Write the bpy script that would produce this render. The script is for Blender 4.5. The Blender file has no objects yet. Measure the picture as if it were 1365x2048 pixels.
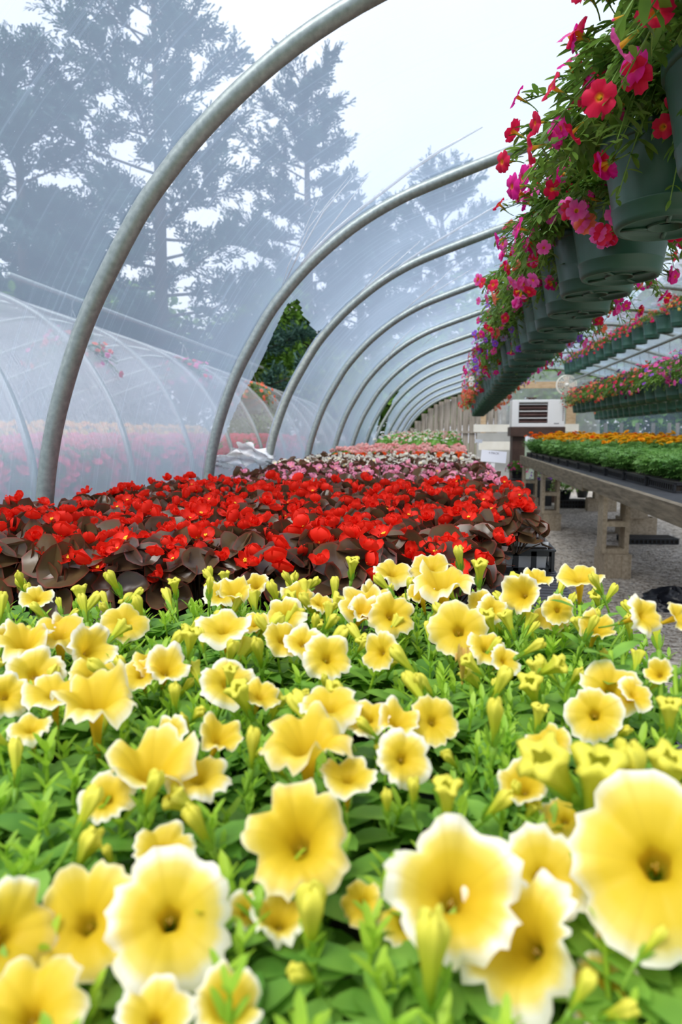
import bpy, math, random
from mathutils import Vector, Matrix, Euler
PI=math.pi; sin=math.sin; cos=math.cos
scn=bpy.context.scene; COL=scn.collection
rnd=random.Random(7)
# ------------------------------------------------------------------ camera
ZC=1.12; FP=1400.0
YAW=math.radians(8.976); PIT=math.radians(6.358)
FW=Vector((-sin(YAW)*cos(PIT),cos(YAW)*cos(PIT),-sin(PIT)))
RT=Vector((cos(YAW),sin(YAW),0)); UP=RT.cross(FW)
CAM=Vector((0,0,ZC))
def ray(px,py): return FW+RT*((px-682.5)/FP)-UP*((py-1024)/FP)
def at(px,py,Y):                      # the point of the plane y = Y seen at a pixel
    d=ray(px,py); return CAM+d*(Y/d.y)
def dep(px,py,d): return CAM+ray(px,py)*d     # point at depth d along the lens axis
def proj(p):
    v=p-CAM; z=v.dot(FW); return (682.5+FP*v.dot(RT)/z, 1024-FP*v.dot(UP)/z)
cam=bpy.data.cameras.new('camera'); co=bpy.data.objects.new('camera',cam); COL.objects.link(co)
cam.sensor_fit='HORIZONTAL'; cam.sensor_width=24.0; cam.lens=24.0*FP/1365
cam.clip_start=.02; cam.clip_end=300
co.matrix_world=Matrix.Translation(CAM)@Matrix((RT,UP,-FW)).transposed().to_4x4()
cam.dof.use_dof=True; cam.dof.focus_distance=1.25; cam.dof.aperture_fstop=7.0
scn.camera=co
vs=scn.view_settings; vs.view_transform='Standard'; vs.look='None'; vs.exposure=0.34; vs.gamma=1; vs.use_curve_mapping=False
scn.cycles.transparent_max_bounces=24; scn.cycles.max_bounces=8
scn.cycles.caustics_reflective=False; scn.cycles.caustics_refractive=False
# ------------------------------------------------------------------ helpers
class MB:
    def __init__(s): s.v=[]; s.f=[]; s.m=[]; s.uv=[]
    def add(s,vs,fs,mi=0,uvs=None):
        b=len(s.v); s.v.extend([tuple(x) for x in vs])
        for f in fs: s.f.append([b+i for i in f]); s.m.append(mi)
        s.uv.extend(uvs if uvs else [(0,0)]*len(vs))
    def merge(s,o,M=None,mi=None):
        b=len(s.v)
        s.v.extend([tuple(M@Vector(x)) for x in o.v] if M else o.v)
        s.f.extend([[b+i for i in f] for f in o.f]); s.m.extend([mi]*len(o.m) if mi is not None else o.m); s.uv.extend(o.uv)
    def box(s,c,d,mi=0,rz=0):
        x,y,z=[k/2 for k in d]; vs=[Vector((a*x,b*y,e*z)) for a in(-1,1) for b in(-1,1) for e in(-1,1)]
        M=Matrix.Translation(Vector(c))@Matrix.Rotation(rz,4,'Z')
        s.add([M@v for v in vs],[(0,1,3,2),(4,6,7,5),(0,4,5,1),(2,3,7,6),(0,2,6,4),(1,5,7,3)],mi)
    def tube(s,pts,r,n=8,mi=0,cap=True):
        pts=[Vector(p) for p in pts]; rs=r if isinstance(r,(list,tuple)) else [r]*len(pts)
        vs=[];fs=[];N=len(pts); ref=None
        for i,p in enumerate(pts):
            t=(pts[min(i+1,N-1)]-pts[max(i-1,0)]).normalized()
            if ref is None: ref=Vector((0,0,1)) if abs(t.z)<.9 else Vector((1,0,0))
            a=t.cross(ref).normalized(); b=a.cross(t); ref=b
            for k in range(n):
                th=2*PI*k/n; vs.append(p+(a*cos(th)+b*sin(th))*rs[i])
        for i in range(N-1):
            for k in range(n): fs.append((i*n+k,i*n+(k+1)%n,(i+1)*n+(k+1)%n,(i+1)*n+k))
        if cap: fs.append(tuple(range(n))[::-1]); fs.append(tuple((N-1)*n+k for k in range(n)))
        s.add(vs,fs,mi,[(k/n,i/max(N-1,1)) for i in range(N) for k in range(n)])
    def lathe(s,prof,n=24,mi=0,M=None):
        vs=[];fs=[];N=len(prof)
        for r,z in prof:
            for k in range(n): th=2*PI*k/n; vs.append(Vector((r*cos(th),r*sin(th),z)))
        if M: vs=[M@v for v in vs]
        for i in range(N-1):
            for k in range(n): fs.append((i*n+k,i*n+(k+1)%n,(i+1)*n+(k+1)%n,(i+1)*n+k))
        s.add(vs,fs,mi,[(k/n,i/max(N-1,1)) for i in range(N) for k in range(n)])
    def mesh(s,name,mats,smooth=True):
        me=bpy.data.meshes.new(name); me.from_pydata(s.v,[],s.f)
        for m in (mats if isinstance(mats,(list,tuple)) else [mats]): me.materials.append(m)
        me.polygons.foreach_set('material_index',s.m)
        if smooth: me.polygons.foreach_set('use_smooth',[True]*len(s.f))
        ul=me.uv_layers.new(name='UVMap'); li=[0]*len(me.loops); me.loops.foreach_get('vertex_index',li)
        flat=[]
        for i in li: flat.extend(s.uv[i])
        ul.data.foreach_set('uv',flat); me.update(); return me
    def build(s,name,mats,parent=None,smooth=True):
        return link(name,s.mesh(name,mats,smooth),parent)
def link(name,me,parent=None,M=None):
    o=bpy.data.objects.new(name,me); COL.objects.link(o)
    if parent: o.parent=parent
    if M is not None: o.matrix_local=M
    return o
def tag(o,label,cat,group=None,kind=None):
    if label: o['label']=label
    if cat: o['category']=cat
    if group: o['group']=group
    if kind: o['kind']=kind
    return o
def struct(o): o['kind']='structure'; return o
def empty(name,loc,rz=0,sc=1):
    o=bpy.data.objects.new(name,None); COL.objects.link(o); o.location=loc; o.rotation_euler=(0,0,rz); o.scale=(sc,sc,sc); o.empty_display_size=.05; return o
ORD=['first','second','third','fourth','fifth','sixth','seventh','eighth','ninth','tenth','eleventh','twelfth','thirteenth','fourteenth','fifteenth','sixteenth','seventeenth','eighteenth','nineteenth','twentieth']
TENS={2:'twenty',3:'thirty',4:'forty',5:'fifty',6:'sixty'}
def ordn(i):
    if i<20: return ORD[i]
    n=i+1; t,u=divmod(n,10)
    return (TENS[t][:-1]+'ieth') if u==0 else TENS[t]+'-'+ORD[u-1]
def aim(d,roll=0):                    # rotation that turns +z to d
    q=Vector(d).normalized().to_track_quat('Z','Y'); return q.to_matrix().to_4x4()@Matrix.Rotation(roll,4,'Z')
# ------------------------------------------------------------------ materials
def newmat(name):
    m=bpy.data.materials.new(name); m.use_nodes=True; nt=m.node_tree; nt.nodes.clear()
    out=nt.nodes.new('ShaderNodeOutputMaterial'); return m,nt,out
def N(nt,t,**k):
    n=nt.nodes.new(t)
    for a,b in k.items():
        if a in n.inputs.keys(): n.inputs[a].default_value=b
        else: setattr(n,a,b)
    return n
def rgba(c): return (c[0],c[1],c[2],1)
def ramp(nt,stops,inter='LINEAR'):
    r=nt.nodes.new('ShaderNodeValToRGB'); e=r.color_ramp.elements; r.color_ramp.interpolation=inter
    while len(e)<len(stops): e.new(.5)
    for el,(p,c) in zip(e,stops): el.position=p; el.color=rgba(c)
    return r
def simple(name,c1,c2=None,rough=.6,scale=20,bump=0,metal=0,coord='Object',spec=.5,stretch=None,detail=4):
    m,nt,out=newmat(name); L=nt.links
    p=N(nt,'ShaderNodeBsdfPrincipled',Roughness=rough,Metallic=metal); p.inputs['Specular IOR Level'].default_value=spec
    L.new(p.outputs[0],out.inputs[0])
    tc=nt.nodes.new('ShaderNodeTexCoord'); mp=nt.nodes.new('ShaderNodeMapping'); L.new(tc.outputs[coord],mp.inputs[0])
    if stretch: mp.inputs['Scale'].default_value=stretch
    nz=N(nt,'ShaderNodeTexNoise',Scale=scale,Detail=detail); L.new(mp.outputs[0],nz.inputs['Vector'])
    r=ramp(nt,[(.3,c1),(.7,c2 or c1)]); L.new(nz.outputs['Fac'],r.inputs[0]); L.new(r.outputs[0],p.inputs['Base Color'])
    if bump:
        b=N(nt,'ShaderNodeBump',Strength=bump,Distance=.01); L.new(nz.outputs['Fac'],b.inputs['Height']); L.new(b.outputs[0],p.inputs['Normal'])
    return m
def leafmat(name,c1,c2,trans=.35,rough=.45,rim=None,spec=.4,vein=True):
    # c1/c2 vary from leaf to leaf; rim is the colour of the leaf's own edge
    m,nt,out=newmat(name); L=nt.links
    tc=nt.nodes.new('ShaderNodeTexCoord'); oi=nt.nodes.new('ShaderNodeObjectInfo')
    nz=N(nt,'ShaderNodeTexNoise',Scale=28.0,Detail=2.0); L.new(tc.outputs['Object'],nz.inputs['Vector'])
    ad=N(nt,'ShaderNodeMath',operation='MULTIPLY_ADD'); L.new(oi.outputs['Random'],ad.inputs[0]); ad.inputs[1].default_value=.3; L.new(nz.outputs['Fac'],ad.inputs[2])
    r=ramp(nt,[(.4,c1),(.85,c2)]); L.new(ad.outputs[0],r.inputs[0]); colr=r.outputs[0]
    uv=nt.nodes.new('ShaderNodeSeparateXYZ'); L.new(tc.outputs['UV'],uv.inputs[0])
    if rim:
        rr=ramp(nt,[(.90,(0,0,0)),(1.0,(.8,.8,.8))]); L.new(uv.outputs['Y'],rr.inputs[0])
        mx=N(nt,'ShaderNodeMix',data_type='RGBA'); L.new(rr.outputs[0],mx.inputs[0]); L.new(colr,mx.inputs[6]); mx.inputs[7].default_value=rgba(rim); colr=mx.outputs[2]
    p=N(nt,'ShaderNodeBsdfPrincipled',Roughness=rough); p.inputs['Specular IOR Level'].default_value=spec
    L.new(colr,p.inputs['Base Color'])
    t=nt.nodes.new('ShaderNodeBsdfTranslucent'); 
    hs=N(nt,'ShaderNodeHueSaturation',Value=1.3); L.new(colr,hs.inputs['Color']); L.new(hs.outputs[0],t.inputs[0])
    ms=N(nt,'ShaderNodeMixShader'); ms.inputs[0].default_value=trans
    L.new(p.outputs[0],ms.inputs[1]); L.new(t.outputs[0],ms.inputs[2]); L.new(ms.outputs[0],out.inputs[0])
    return m
def petal(name,stops,trans=.4,vary=.08,hue=.0,veins=0.0,vcol=(.7,.45,.05)):
    m,nt,out=newmat(name); L=nt.links
    tc=nt.nodes.new('ShaderNodeTexCoord'); oi=nt.nodes.new('ShaderNodeObjectInfo')
    uv=nt.nodes.new('ShaderNodeSeparateXYZ'); L.new(tc.outputs['UV'],uv.inputs[0])
    nz=N(nt,'ShaderNodeTexNoise',Scale=60.0,Detail=2.0); L.new(tc.outputs['Object'],nz.inputs['Vector'])
    a=N(nt,'ShaderNodeMath',operation='SUBTRACT'); L.new(oi.outputs['Random'],a.inputs[0]); a.inputs[1].default_value=.5
    b=N(nt,'ShaderNodeMath',operation='MULTIPLY_ADD'); L.new(a.outputs[0],b.inputs[0]); b.inputs[1].default_value=vary*2; L.new(uv.outputs['Y'],b.inputs[2])
    c=N(nt,'ShaderNodeMath',operation='MULTIPLY_ADD'); L.new(nz.outputs['Fac'],c.inputs[0]); c.inputs[1].default_value=.06; L.new(b.outputs[0],c.inputs[2])
    r=ramp(nt,stops); L.new(c.outputs[0],r.inputs[0]); colr=r.outputs[0]
    if veins:
        w=N(nt,'ShaderNodeMath',operation='MULTIPLY'); L.new(uv.outputs['X'],w.inputs[0]); w.inputs[1].default_value=2*PI*20
        s_=N(nt,'ShaderNodeMath',operation='SINE'); L.new(w.outputs[0],s_.inputs[0])
        w5=N(nt,'ShaderNodeMath',operation='MULTIPLY'); L.new(uv.outputs['X'],w5.inputs[0]); w5.inputs[1].default_value=2*PI*5
        s5=N(nt,'ShaderNodeMath',operation='COSINE'); L.new(w5.outputs[0],s5.inputs[0])
        ss=N(nt,'ShaderNodeMath',operation='MULTIPLY_ADD'); L.new(s5.outputs[0],ss.inputs[0]); ss.inputs[1].default_value=.9; L.new(s_.outputs[0],ss.inputs[2])
        vr=ramp(nt,[(.55,(0,0,0)),(1.0,(veins,)*3)]); mm=N(nt,'ShaderNodeMath',operation='MULTIPLY'); L.new(ss.outputs[0],mm.inputs[0]); mm.inputs[1].default_value=.5
        L.new(mm.outputs[0],vr.inputs[0])
        mx=N(nt,'ShaderNodeMix',data_type='RGBA'); L.new(vr.outputs[0],mx.inputs[0]); L.new(colr,mx.inputs[6]); mx.inputs[7].default_value=rgba(vcol); colr=mx.outputs[2]
    d=N(nt,'ShaderNodeBsdfPrincipled',Roughness=.55); d.inputs['Specular IOR Level'].default_value=.25; L.new(colr,d.inputs['Base Color'])
    t=nt.nodes.new('ShaderNodeBsdfTranslucent'); L.new(colr,t.inputs[0])
    ms=N(nt,'ShaderNodeMixShader'); ms.inputs[0].default_value=trans
    L.new(d.outputs[0],ms.inputs[1]); L.new(t.outputs[0],ms.inputs[2]); L.new(ms.outputs[0],out.inputs[0])
    return m
M={}
M['galv']=simple('galvanised_steel',(.24,.28,.27),(.36,.40,.39),rough=.45,scale=60,metal=.55,bump=.05)
M['galv_far']=M['galv']
M['yellow']=petal('yellow_petunia_petal',[(0,(.62,.50,.03)),(.40,(.70,.46,.02)),(.54,(.76,.52,.02)),(.76,(.82,.60,.045)),(.90,(.90,.73,.17)),(.97,(.97,.90,.60)),(1.0,(1,.97,.86))],trans=.42,vary=.065,veins=.3,vcol=(.66,.46,.03))
M['bud']=petal('petunia_bud',[(0,(.30,.48,.03)),(.5,(.56,.62,.04)),(1,(.78,.74,.10))],trans=.3,vary=.12)
M['wilt']=petal('wilted_petunia_petal',[(0,(.5,.35,.05)),(1,(.78,.52,.16))],trans=.25,vary=.1)
M['calyx']=leafmat('petunia_calyx',(.16,.36,.03),(.30,.50,.06),trans=.3)
M['pleaf']=leafmat('petunia_leaf',(.10,.27,.035),(.26,.49,.07),trans=.38,rough=.5)
M['ptip']=leafmat('petunia_young_leaf',(.25,.48,.04),(.44,.64,.06),trans=.42,rough=.5)
M['red']=petal('red_begonia_petal',[(0,(.80,.10,.01)),(.2,(.82,.022,.008)),(1,(.92,.035,.016))],trans=.38,vary=.15)
M['pink']=petal('pink_begonia_petal',[(0,(.95,.40,.50)),(1,(1.0,.46,.64))],trans=.4,vary=.3)
M['white']=petal('white_begonia_petal',[(0,(.85,.80,.55)),(1,(.92,.90,.86))],trans=.35)
M['orange']=petal('orange_red_begonia_petal',[(0,(.95,.30,.03)),(1,(.93,.10,.03))],trans=.35,vary=.2)
M['lpink']=petal('light_pink_impatiens_petal',[(0,(.9,.35,.35)),(.4,(.95,.42,.42)),(1,(.96,.62,.58))],trans=.35,vary=.3)
M['stamen']=simple('yellow_stamens',(.95,.55,.02),(.95,.75,.05),rough=.7,scale=300)
M['bleaf']=leafmat('bronze_begonia_leaf',(.050,.026,.020),(.12,.075,.032),trans=.18,rough=.30,rim=(.22,.03,.02),spec=.5)
M['gleaf']=leafmat('green_begonia_leaf',(.08,.24,.03),(.20,.42,.06),trans=.35)
M['mleaf']=leafmat('marigold_leaf',(.10,.27,.06),(.24,.45,.11),trans=.35)
M['marigold']=petal('marigold_petal',[(0,(.92,.30,.01)),(1,(.98,.56,.02))],trans=.2,vary=.3)
M['orangemar']=petal('deep_orange_marigold_petal',[(0,(.85,.10,.01)),(1,(.95,.20,.01))],trans=.2,vary=.2)
THR=(.85,.50,.03)
def cal(name,c,c2=None): return petal(name,[(0,(.75,.65,.10)),(.42,THR),(.52,(.90,.25,.03)),(.60,c),(1,c2 or c)],trans=.4,vary=.03,veins=.2,vcol=tuple(x*.6 for x in c))
M['magenta']=cal('magenta_petal',(.82,.01,.26),(.85,.02,.38)); M['crimson']=cal('crimson_petal',(.76,.01,.05),(.80,.015,.09)); M['hotpink']=cal('pink_petal',(.90,.07,.42),(.92,.16,.52))
M['violet']=cal('violet_petal',(.22,.04,.62),(.36,.12,.75)); M['lilac']=cal('lilac_petal',(.55,.35,.85),(.70,.52,.90)); M['coral']=cal('coral_petal',(.92,.14,.08),(.93,.28,.18))
M['plum']=cal('dark_purple_petal',(.05,.01,.10)); M['pyellow']=cal('pale_yellow_petal',(.90,.70,.15)); M['pwhite']=cal('white_petal',(.9,.88,.86))
M['cleaf']=leafmat('calibrachoa_leaf',(.045,.13,.016),(.17,.31,.045),trans=.35)
M['cstem']=leafmat('calibrachoa_stem',(.12,.25,.04),(.20,.34,.06),trans=.1)
M['pot']=simple('green_plastic',(.020,.072,.048),(.030,.100,.068),rough=.42,scale=6,bump=.02)
M['soil']=simple('dark_potting_soil',(.012,.009,.007),(.03,.022,.015),rough=1,scale=80,bump=.4)
M['black']=simple('black_plastic',(.012,.014,.018),(.02,.023,.028),rough=.4,scale=10)
M['mesh']=simple('grey_black_plastic_mesh',(.05,.055,.065),(.09,.095,.11),rough=.45,scale=14)
M['insert']=simple('white_cell_plastic',(.70,.73,.76),(.78,.80,.82),rough=.5,scale=10)
M['wood']=simple('weathered_grey_wood',(.13,.105,.07),(.28,.23,.16),rough=.85,scale=5,bump=.5,stretch=(6,1,9),detail=6)
M['fence']=simple('old_fence_boards',(.20,.165,.125),(.42,.37,.31),rough=.9,scale=4,bump=.3,stretch=(9,3,.6),detail=6)
M['tan']=simple('tan_timber',(.46,.31,.17),(.60,.43,.26),rough=.8,scale=5,stretch=(2,2,8))
M['brown']=simple('dark_brown_paint',(.055,.028,.020),(.085,.045,.032),rough=.6,scale=8)
M['cream']=simple('cream_painted_board',(.72,.68,.58),(.84,.81,.72),rough=.7,scale=4,bump=.1)
M['block']=simple('concrete_block',(.36,.29,.20),(.55,.46,.34),rough=.95,scale=45,bump=.5,detail=8)
M['wmetal']=simple('white_enamel',(.84,.85,.86),(.88,.88,.88),rough=.35,scale=3)
M['dmetal']=simple('dark_heater_fins',(.10,.05,.045),(.20,.11,.10),rough=.5,scale=8)
M['wire']=simple('grey_wire',(.25,.27,.28),(.35,.36,.37),rough=.4,scale=30,metal=.6)
M['bark']=simple('tree_bark',(.06,.045,.035),(.11,.085,.065),rough=.95,scale=8,bump=.4)
M['pine']=leafmat('pine_needles',(.022,.065,.055),(.045,.11,.085),trans=.15,rough=.7)
M['tleaf']=leafmat('tree_leaf',(.06,.18,.022),(.24,.42,.07),trans=.35,rough=.6)
M['tleaf2']=leafmat('pale_bush_leaf',(.12,.24,.04),(.34,.45,.14),trans=.4,rough=.6)
M['grass']=simple('grass',(.04,.09,.02),(.10,.17,.04),rough=.95,scale=6,bump=.3)
def gravelmat():
    m,nt,out=newmat('gravel'); L=nt.links
    tc=nt.nodes.new('ShaderNodeTexCoord')
    vo=N(nt,'ShaderNodeTexVoronoi',Scale=42.0); L.new(tc.outputs['Object'],vo.inputs['Vector'])
    nz=N(nt,'ShaderNodeTexNoise',Scale=1.6,Detail=6.0); L.new(tc.outputs['Object'],nz.inputs['Vector'])
    r=ramp(nt,[(0,(.20,.16,.125)),(.3,(.52,.45,.375)),(.7,(.70,.63,.54)),(1,(.86,.80,.72))])
    sx=nt.nodes.new('ShaderNodeSeparateColor'); L.new(vo.outputs['Color'],sx.inputs[0]); L.new(sx.outputs[0],r.inputs[0])
    r2=ramp(nt,[(.35,(.74,.72,.68)),(.65,(1,1,1))]); L.new(nz.outputs['Fac'],r2.inputs[0])
    mx=N(nt,'ShaderNodeMix',data_type='RGBA',blend_type='MULTIPLY'); mx.inputs[0].default_value=1; L.new(r.outputs[0],mx.inputs[6]); L.new(r2.outputs[0],mx.inputs[7])
    p=N(nt,'ShaderNodeBsdfPrincipled',Roughness=.95); L.new(mx.outputs[2],p.inputs['Base Color'])
    b=N(nt,'ShaderNodeBump',Strength=.9,Distance=.012,invert=True); L.new(vo.outputs['Distance'],b.inputs['Height']); L.new(b.outputs[0],p.inputs['Normal'])
    L.new(p.outputs[0],out.inputs[0]); return m
M['gravel']=gravelmat()
def film(name,dens,tint,streak=(30,2.2),blotch=True):
    # polythene: part clear, part milky; creases run round the hoops (UV: x along the house in metres, y round the hoop in metres)
    m,nt,out=newmat(name); L=nt.links
    tc=nt.nodes.new('ShaderNodeTexCoord'); mp=nt.nodes.new('ShaderNodeMapping'); L.new(tc.outputs['UV'],mp.inputs[0])
    mp.inputs['Rotation'].default_value=(0,0,math.radians(-14)); mp.inputs['Scale'].default_value=(streak[0],streak[1],1)
    nz=N(nt,'ShaderNodeTexNoise',Scale=1.0,Detail=5.0,Roughness=.65); L.new(mp.outputs[0],nz.inputs['Vector'])
    n2=N(nt,'ShaderNodeTexNoise',Scale=1.3,Detail=4.0); L.new(tc.outputs['UV'],n2.inputs['Vector'])
    n3=N(nt,'ShaderNodeTexNoise',Scale=260.0,Detail=1.0); L.new(tc.outputs['UV'],n3.inputs['Vector'])
    s=ramp(nt,[(.55,(0,0,0)),(.85,(.20,.20,.20))]); L.new(nz.outputs['Fac'],s.inputs[0])
    g=ramp(nt,[(.74,(0,0,0)),(.80,(.25,.25,.25))]); L.new(n3.outputs['Fac'],g.inputs[0])
    a=N(nt,'ShaderNodeMath',operation='MULTIPLY_ADD'); L.new(n2.outputs['Fac'],a.inputs[0]); a.inputs[1].default_value=.12; a.inputs[2].default_value=dens-.06
    b=N(nt,'ShaderNodeMath',operation='ADD'); L.new(a.outputs[0],b.inputs[0]); L.new(s.outputs[0],b.inputs[1])
    # a sheet met at a slant shows more of its own milkiness (longer path through the plastic)
    fw_=N(nt,'ShaderNodeLayerWeight',Blend=.5); fp_=N(nt,'ShaderNodeMath',operation='POWER'); L.new(fw_.outputs['Facing'],fp_.inputs[0]); fp_.inputs[1].default_value=2.5
    fq=N(nt,'ShaderNodeMath',operation='MULTIPLY_ADD'); L.new(fp_.outputs[0],fq.inputs[0]); fq.inputs[1].default_value=1.4; fq.inputs[2].default_value=.85
    fb=N(nt,'ShaderNodeMath',operation='MULTIPLY'); L.new(b.outputs[0],fb.inputs[0]); L.new(fq.outputs[0],fb.inputs[1])
    c=N(nt,'ShaderNodeMath',operation='ADD',use_clamp=True); L.new(fb.outputs[0],c.inputs[0]); L.new(g.outputs[0],c.inputs[1])
    tr=nt.nodes.new('ShaderNodeBsdfTransparent'); tr.inputs[0].default_value=(.96,.975,.985,1)
    tl=nt.nodes.new('ShaderNodeBsdfTranslucent'); tl.inputs[0].default_value=rgba(tint)
    df=nt.nodes.new('ShaderNodeBsdfDiffuse'); df.inputs[0].default_value=rgba(tint)
    m1=N(nt,'ShaderNodeMixShader'); m1.inputs[0].default_value=.3; L.new(tl.outputs[0],m1.inputs[1]); L.new(df.outputs[0],m1.inputs[2])
    m2=N(nt,'ShaderNodeMixShader'); L.new(c.outputs[0],m2.inputs[0]); L.new(tr.outputs[0],m2.inputs[1]); L.new(m1.outputs[0],m2.inputs[2])
    gl=N(nt,'ShaderNodeBsdfGlossy',Roughness=.22); gl.inputs[0].default_value=(1,1,1,1)
    lw=N(nt,'ShaderNodeFresnel',IOR=1.3); 
    fm=N(nt,'ShaderNodeMath',operation='MULTIPLY',use_clamp=True); L.new(lw.outputs[0],fm.inputs[0]); fm.inputs[1].default_value=.5
    bp=N(nt,'ShaderNodeBump',Strength=.35,Distance=.02); L.new(nz.outputs['Fac'],bp.inputs['Height']); L.new(bp.outputs[0],gl.inputs['Normal'])
    m3=N(nt,'ShaderNodeMixShader'); L.new(fm.outputs[0],m3.inputs[0]); L.new(m2.outputs[0],m3.inputs[1]); L.new(gl.outputs[0],m3.inputs[2])
    L.new(m3.outputs[0],out.inputs[0]); return m
M['film']=film('clear_polythene',.31,(.58,.75,1.0),streak=(55,1.1))
M['film_n']=film('milky_polythene',.075,(.86,.84,1.0),streak=(40,1.0))
M['sheet']=film('crumpled_polythene',.62,(.90,.93,.97),streak=(9,5))
# ------------------------------------------------------------------ world and light
w=bpy.data.worlds.new('sky'); scn.world=w; w.use_nodes=True; nt=w.node_tree; nt.nodes.clear(); L=nt.links
wo=nt.nodes.new('ShaderNodeOutputWorld'); bg=nt.nodes.new('ShaderNodeBackground'); L.new(bg.outputs[0],wo.inputs[0])
tc=nt.nodes.new('ShaderNodeTexCoord'); nz=N(nt,'ShaderNodeTexNoise',Scale=2.2,Detail=5.0); L.new(tc.outputs['Generated'],nz.inputs['Vector'])
r=ramp(nt,[(.35,(.78,.84,1.0)),(.7,(.97,.98,1.0))]); L.new(nz.outputs['Fac'],r.inputs[0]); L.new(r.outputs[0],bg.inputs[0]); bg.inputs[1].default_value=1.0
sun=bpy.data.lights.new('sun','SUN'); sun.energy=2.7; sun.angle=math.radians(30); sun.color=(1,.97,.92)
so=bpy.data.objects.new('sun',sun); COL.objects.link(so); so.rotation_euler=(math.radians(28),math.radians(-18),0)
# ------------------------------------------------------------------ hoop profile (x, height above lens), from the sidewall foot over the ridge
PL=[(-1.19,-1.12),(-1.185,-.45),(-1.174,-.243),(-1.156,-.103),(-1.128,.022),(-1.088,.146),(-1.040,.267),(-.980,.387),(-.862,.580),(-.776,.688),(-.673,.795),(-.553,.896),(-.415,.991),(-.250,1.076),(-.075,1.142),(.16,1.222),(.55,1.35),(.95,1.475),(1.35,1.585),(1.70,1.655),(2.0,1.69)]
XC=2.02
def profile():
    pts=PL[:-1]+[(XC,1.69)]+[(2*XC-x,z) for x,z in reversed(PL[:-1])]
    # resample with catmull-rom
    out=[]
    for i in range(len(pts)-1):
        p0=pts[max(i-1,0)];p1=pts[i];p2=pts[i+1];p3=pts[min(i+2,len(pts)-1)]
        for k in range(3):
            t=k/3; out.append(tuple(.5*((2*p1[j])+(-p0[j]+p2[j])*t+(2*p0[j]-5*p1[j]+4*p2[j]-p3[j])*t*t+(-p0[j]+3*p1[j]-3*p2[j]+p3[j])*t**3) for j in(0,1)))
    out.append(pts[-1]); return out
PR=profile()
SL=-.0245
def slope(Y): return SL*(Y-1.87)
HY=[1.87*(1+.652*k+d) for k,d in enumerate([0,.09,.023,.025,.036,.006,-.002,-.116,.017,.028,.006])]
HY=HY+[15.35]
HY0=[HY[0]-1.25]   # one more behind the lens, for the film to end on
hoop_label=['thick grey metal hoop nearest the camera, sweeping from bed to top edge','second grey metal hoop from the camera, left of the torn film','third grey metal hoop, right of the gap torn in the film']
for k,Y in enumerate(HY):
    dz=slope(Y); pts=[(x,Y,max(ZC+z+dz,0)) for x,z in PR]; pts[0]=(pts[0][0],Y,0); pts[-1]=(pts[-1][0],Y,0)
    b=MB(); b.tube(pts,.0255,14 if k<4 else 8)
    o=b.build('greenhouse_hoop',M['galv'])
    lab=hoop_label[k] if k<3 else (ordn(k)+' grey metal hoop counted from the camera along the tunnel' if k<len(HY)-1 else 'last grey metal hoop against the far end wall')
    tag(o,lab,'greenhouse hoop','metal hoops of the tunnel')
# ------------------------------------------------------------------ the plastic film
def inpoly(x,y,P):
    c=False; j=len(P)-1
    for i in range(len(P)):
        if (P[i][1]>y)!=(P[j][1]>y) and x<(P[j][0]-P[i][0])*(y-P[i][1])/(P[j][1]-P[i][1])+P[i][0]: c=not c
        j=i
    return c
HOLE=[(597,598),(606,628),(632,664),(668,650),(655,690),(610,760),(575,830),(552,880),(545,900),(500,912),(462,918),(436,916),(428,905),(452,865),(485,790),(517,735),(548,665),(575,608)]
HOLE2=[(800,782),(786,800),(776,840),(768,872),(752,872),(757,845),(770,805),(782,785)]
ARC=[0.0]
for i in range(1,len(PR)): ARC.append(ARC[-1]+math.hypot(PR[i][0]-PR[i-1][0],PR[i][1]-PR[i-1][1]))
def prof_at(s):
    lo,hi=0,len(ARC)-1
    while hi-lo>1:
        mid=(lo+hi)//2
        if ARC[mid]<=s: lo=mid
        else: hi=mid
    t=(s-ARC[lo])/(ARC[hi]-ARC[lo]); return (PR[lo][0]+(PR[hi][0]-PR[lo][0])*t, PR[lo][1]+(PR[hi][1]-PR[lo][1])*t)
def film_half(side):
    b=MB(); half=ARC[-1]/2
    frames=HY0+HY
    for k in range(len(frames)-1):
        Y0,Y1=frames[k],frames[k+1]; fine=(side=='left' and k in(2,7,8)); 
        nu=int((Y1-Y0)/.012) if fine else 10
        ss=[]; s=0.0
        while s<half:
            ss.append(s); s+=.014 if fine and 1.0<s<3.0 else .08
        ss.append(half)
        if side=='right': ss=[ARC[-1]-x for x in ss]
        vs=[];uv=[];keep=[]
        for s in ss:
            x,z=prof_at(s); e=.06
            xa,za=prof_at(max(s-e,0)); xb,zb=prof_at(min(s+e,ARC[-1])); tx,tz=xb-xa,zb-za; l=math.hypot(tx,tz); nx,nzv=-tz/l,tx/l
            for i in range(nu+1):
                u=i/nu; Y=Y0+(Y1-Y0)*u
                off=.034-.035*sin(PI*u)+.006*sin(s*9+k*2.1)*sin(PI*u)+.010*sin(s*3.3+k)*sin(2*PI*u)
                vs.append(Vector((x+nx*off,Y,max(.0,ZC+z+slope(Y)+nzv*off)))); uv.append((Y,s))
        n=nu+1; fs=[]
        pr=[proj(v) for v in vs] if fine else None
        H=HOLE if k==2 else HOLE2
        for a in range(len(ss)-1):
            for i in range(nu):
                if fine:
                    q=(a*n+i,a*n+i+1,(a+1)*n+i,(a+1)*n+i+1); cx=sum(pr[j][0] for j in q)/4; cy=sum(pr[j][1] for j in q)/4
                    if inpoly(cx,cy,H): continue
                fs.append((a*n+i,a*n+i+1,(a+1)*n+i+1,(a+1)*n+i))
        b.add(vs,fs,0,uv)
    return struct(b.build('wall_'+side,M['film']))
film_half('left'); film_half('right')
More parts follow.
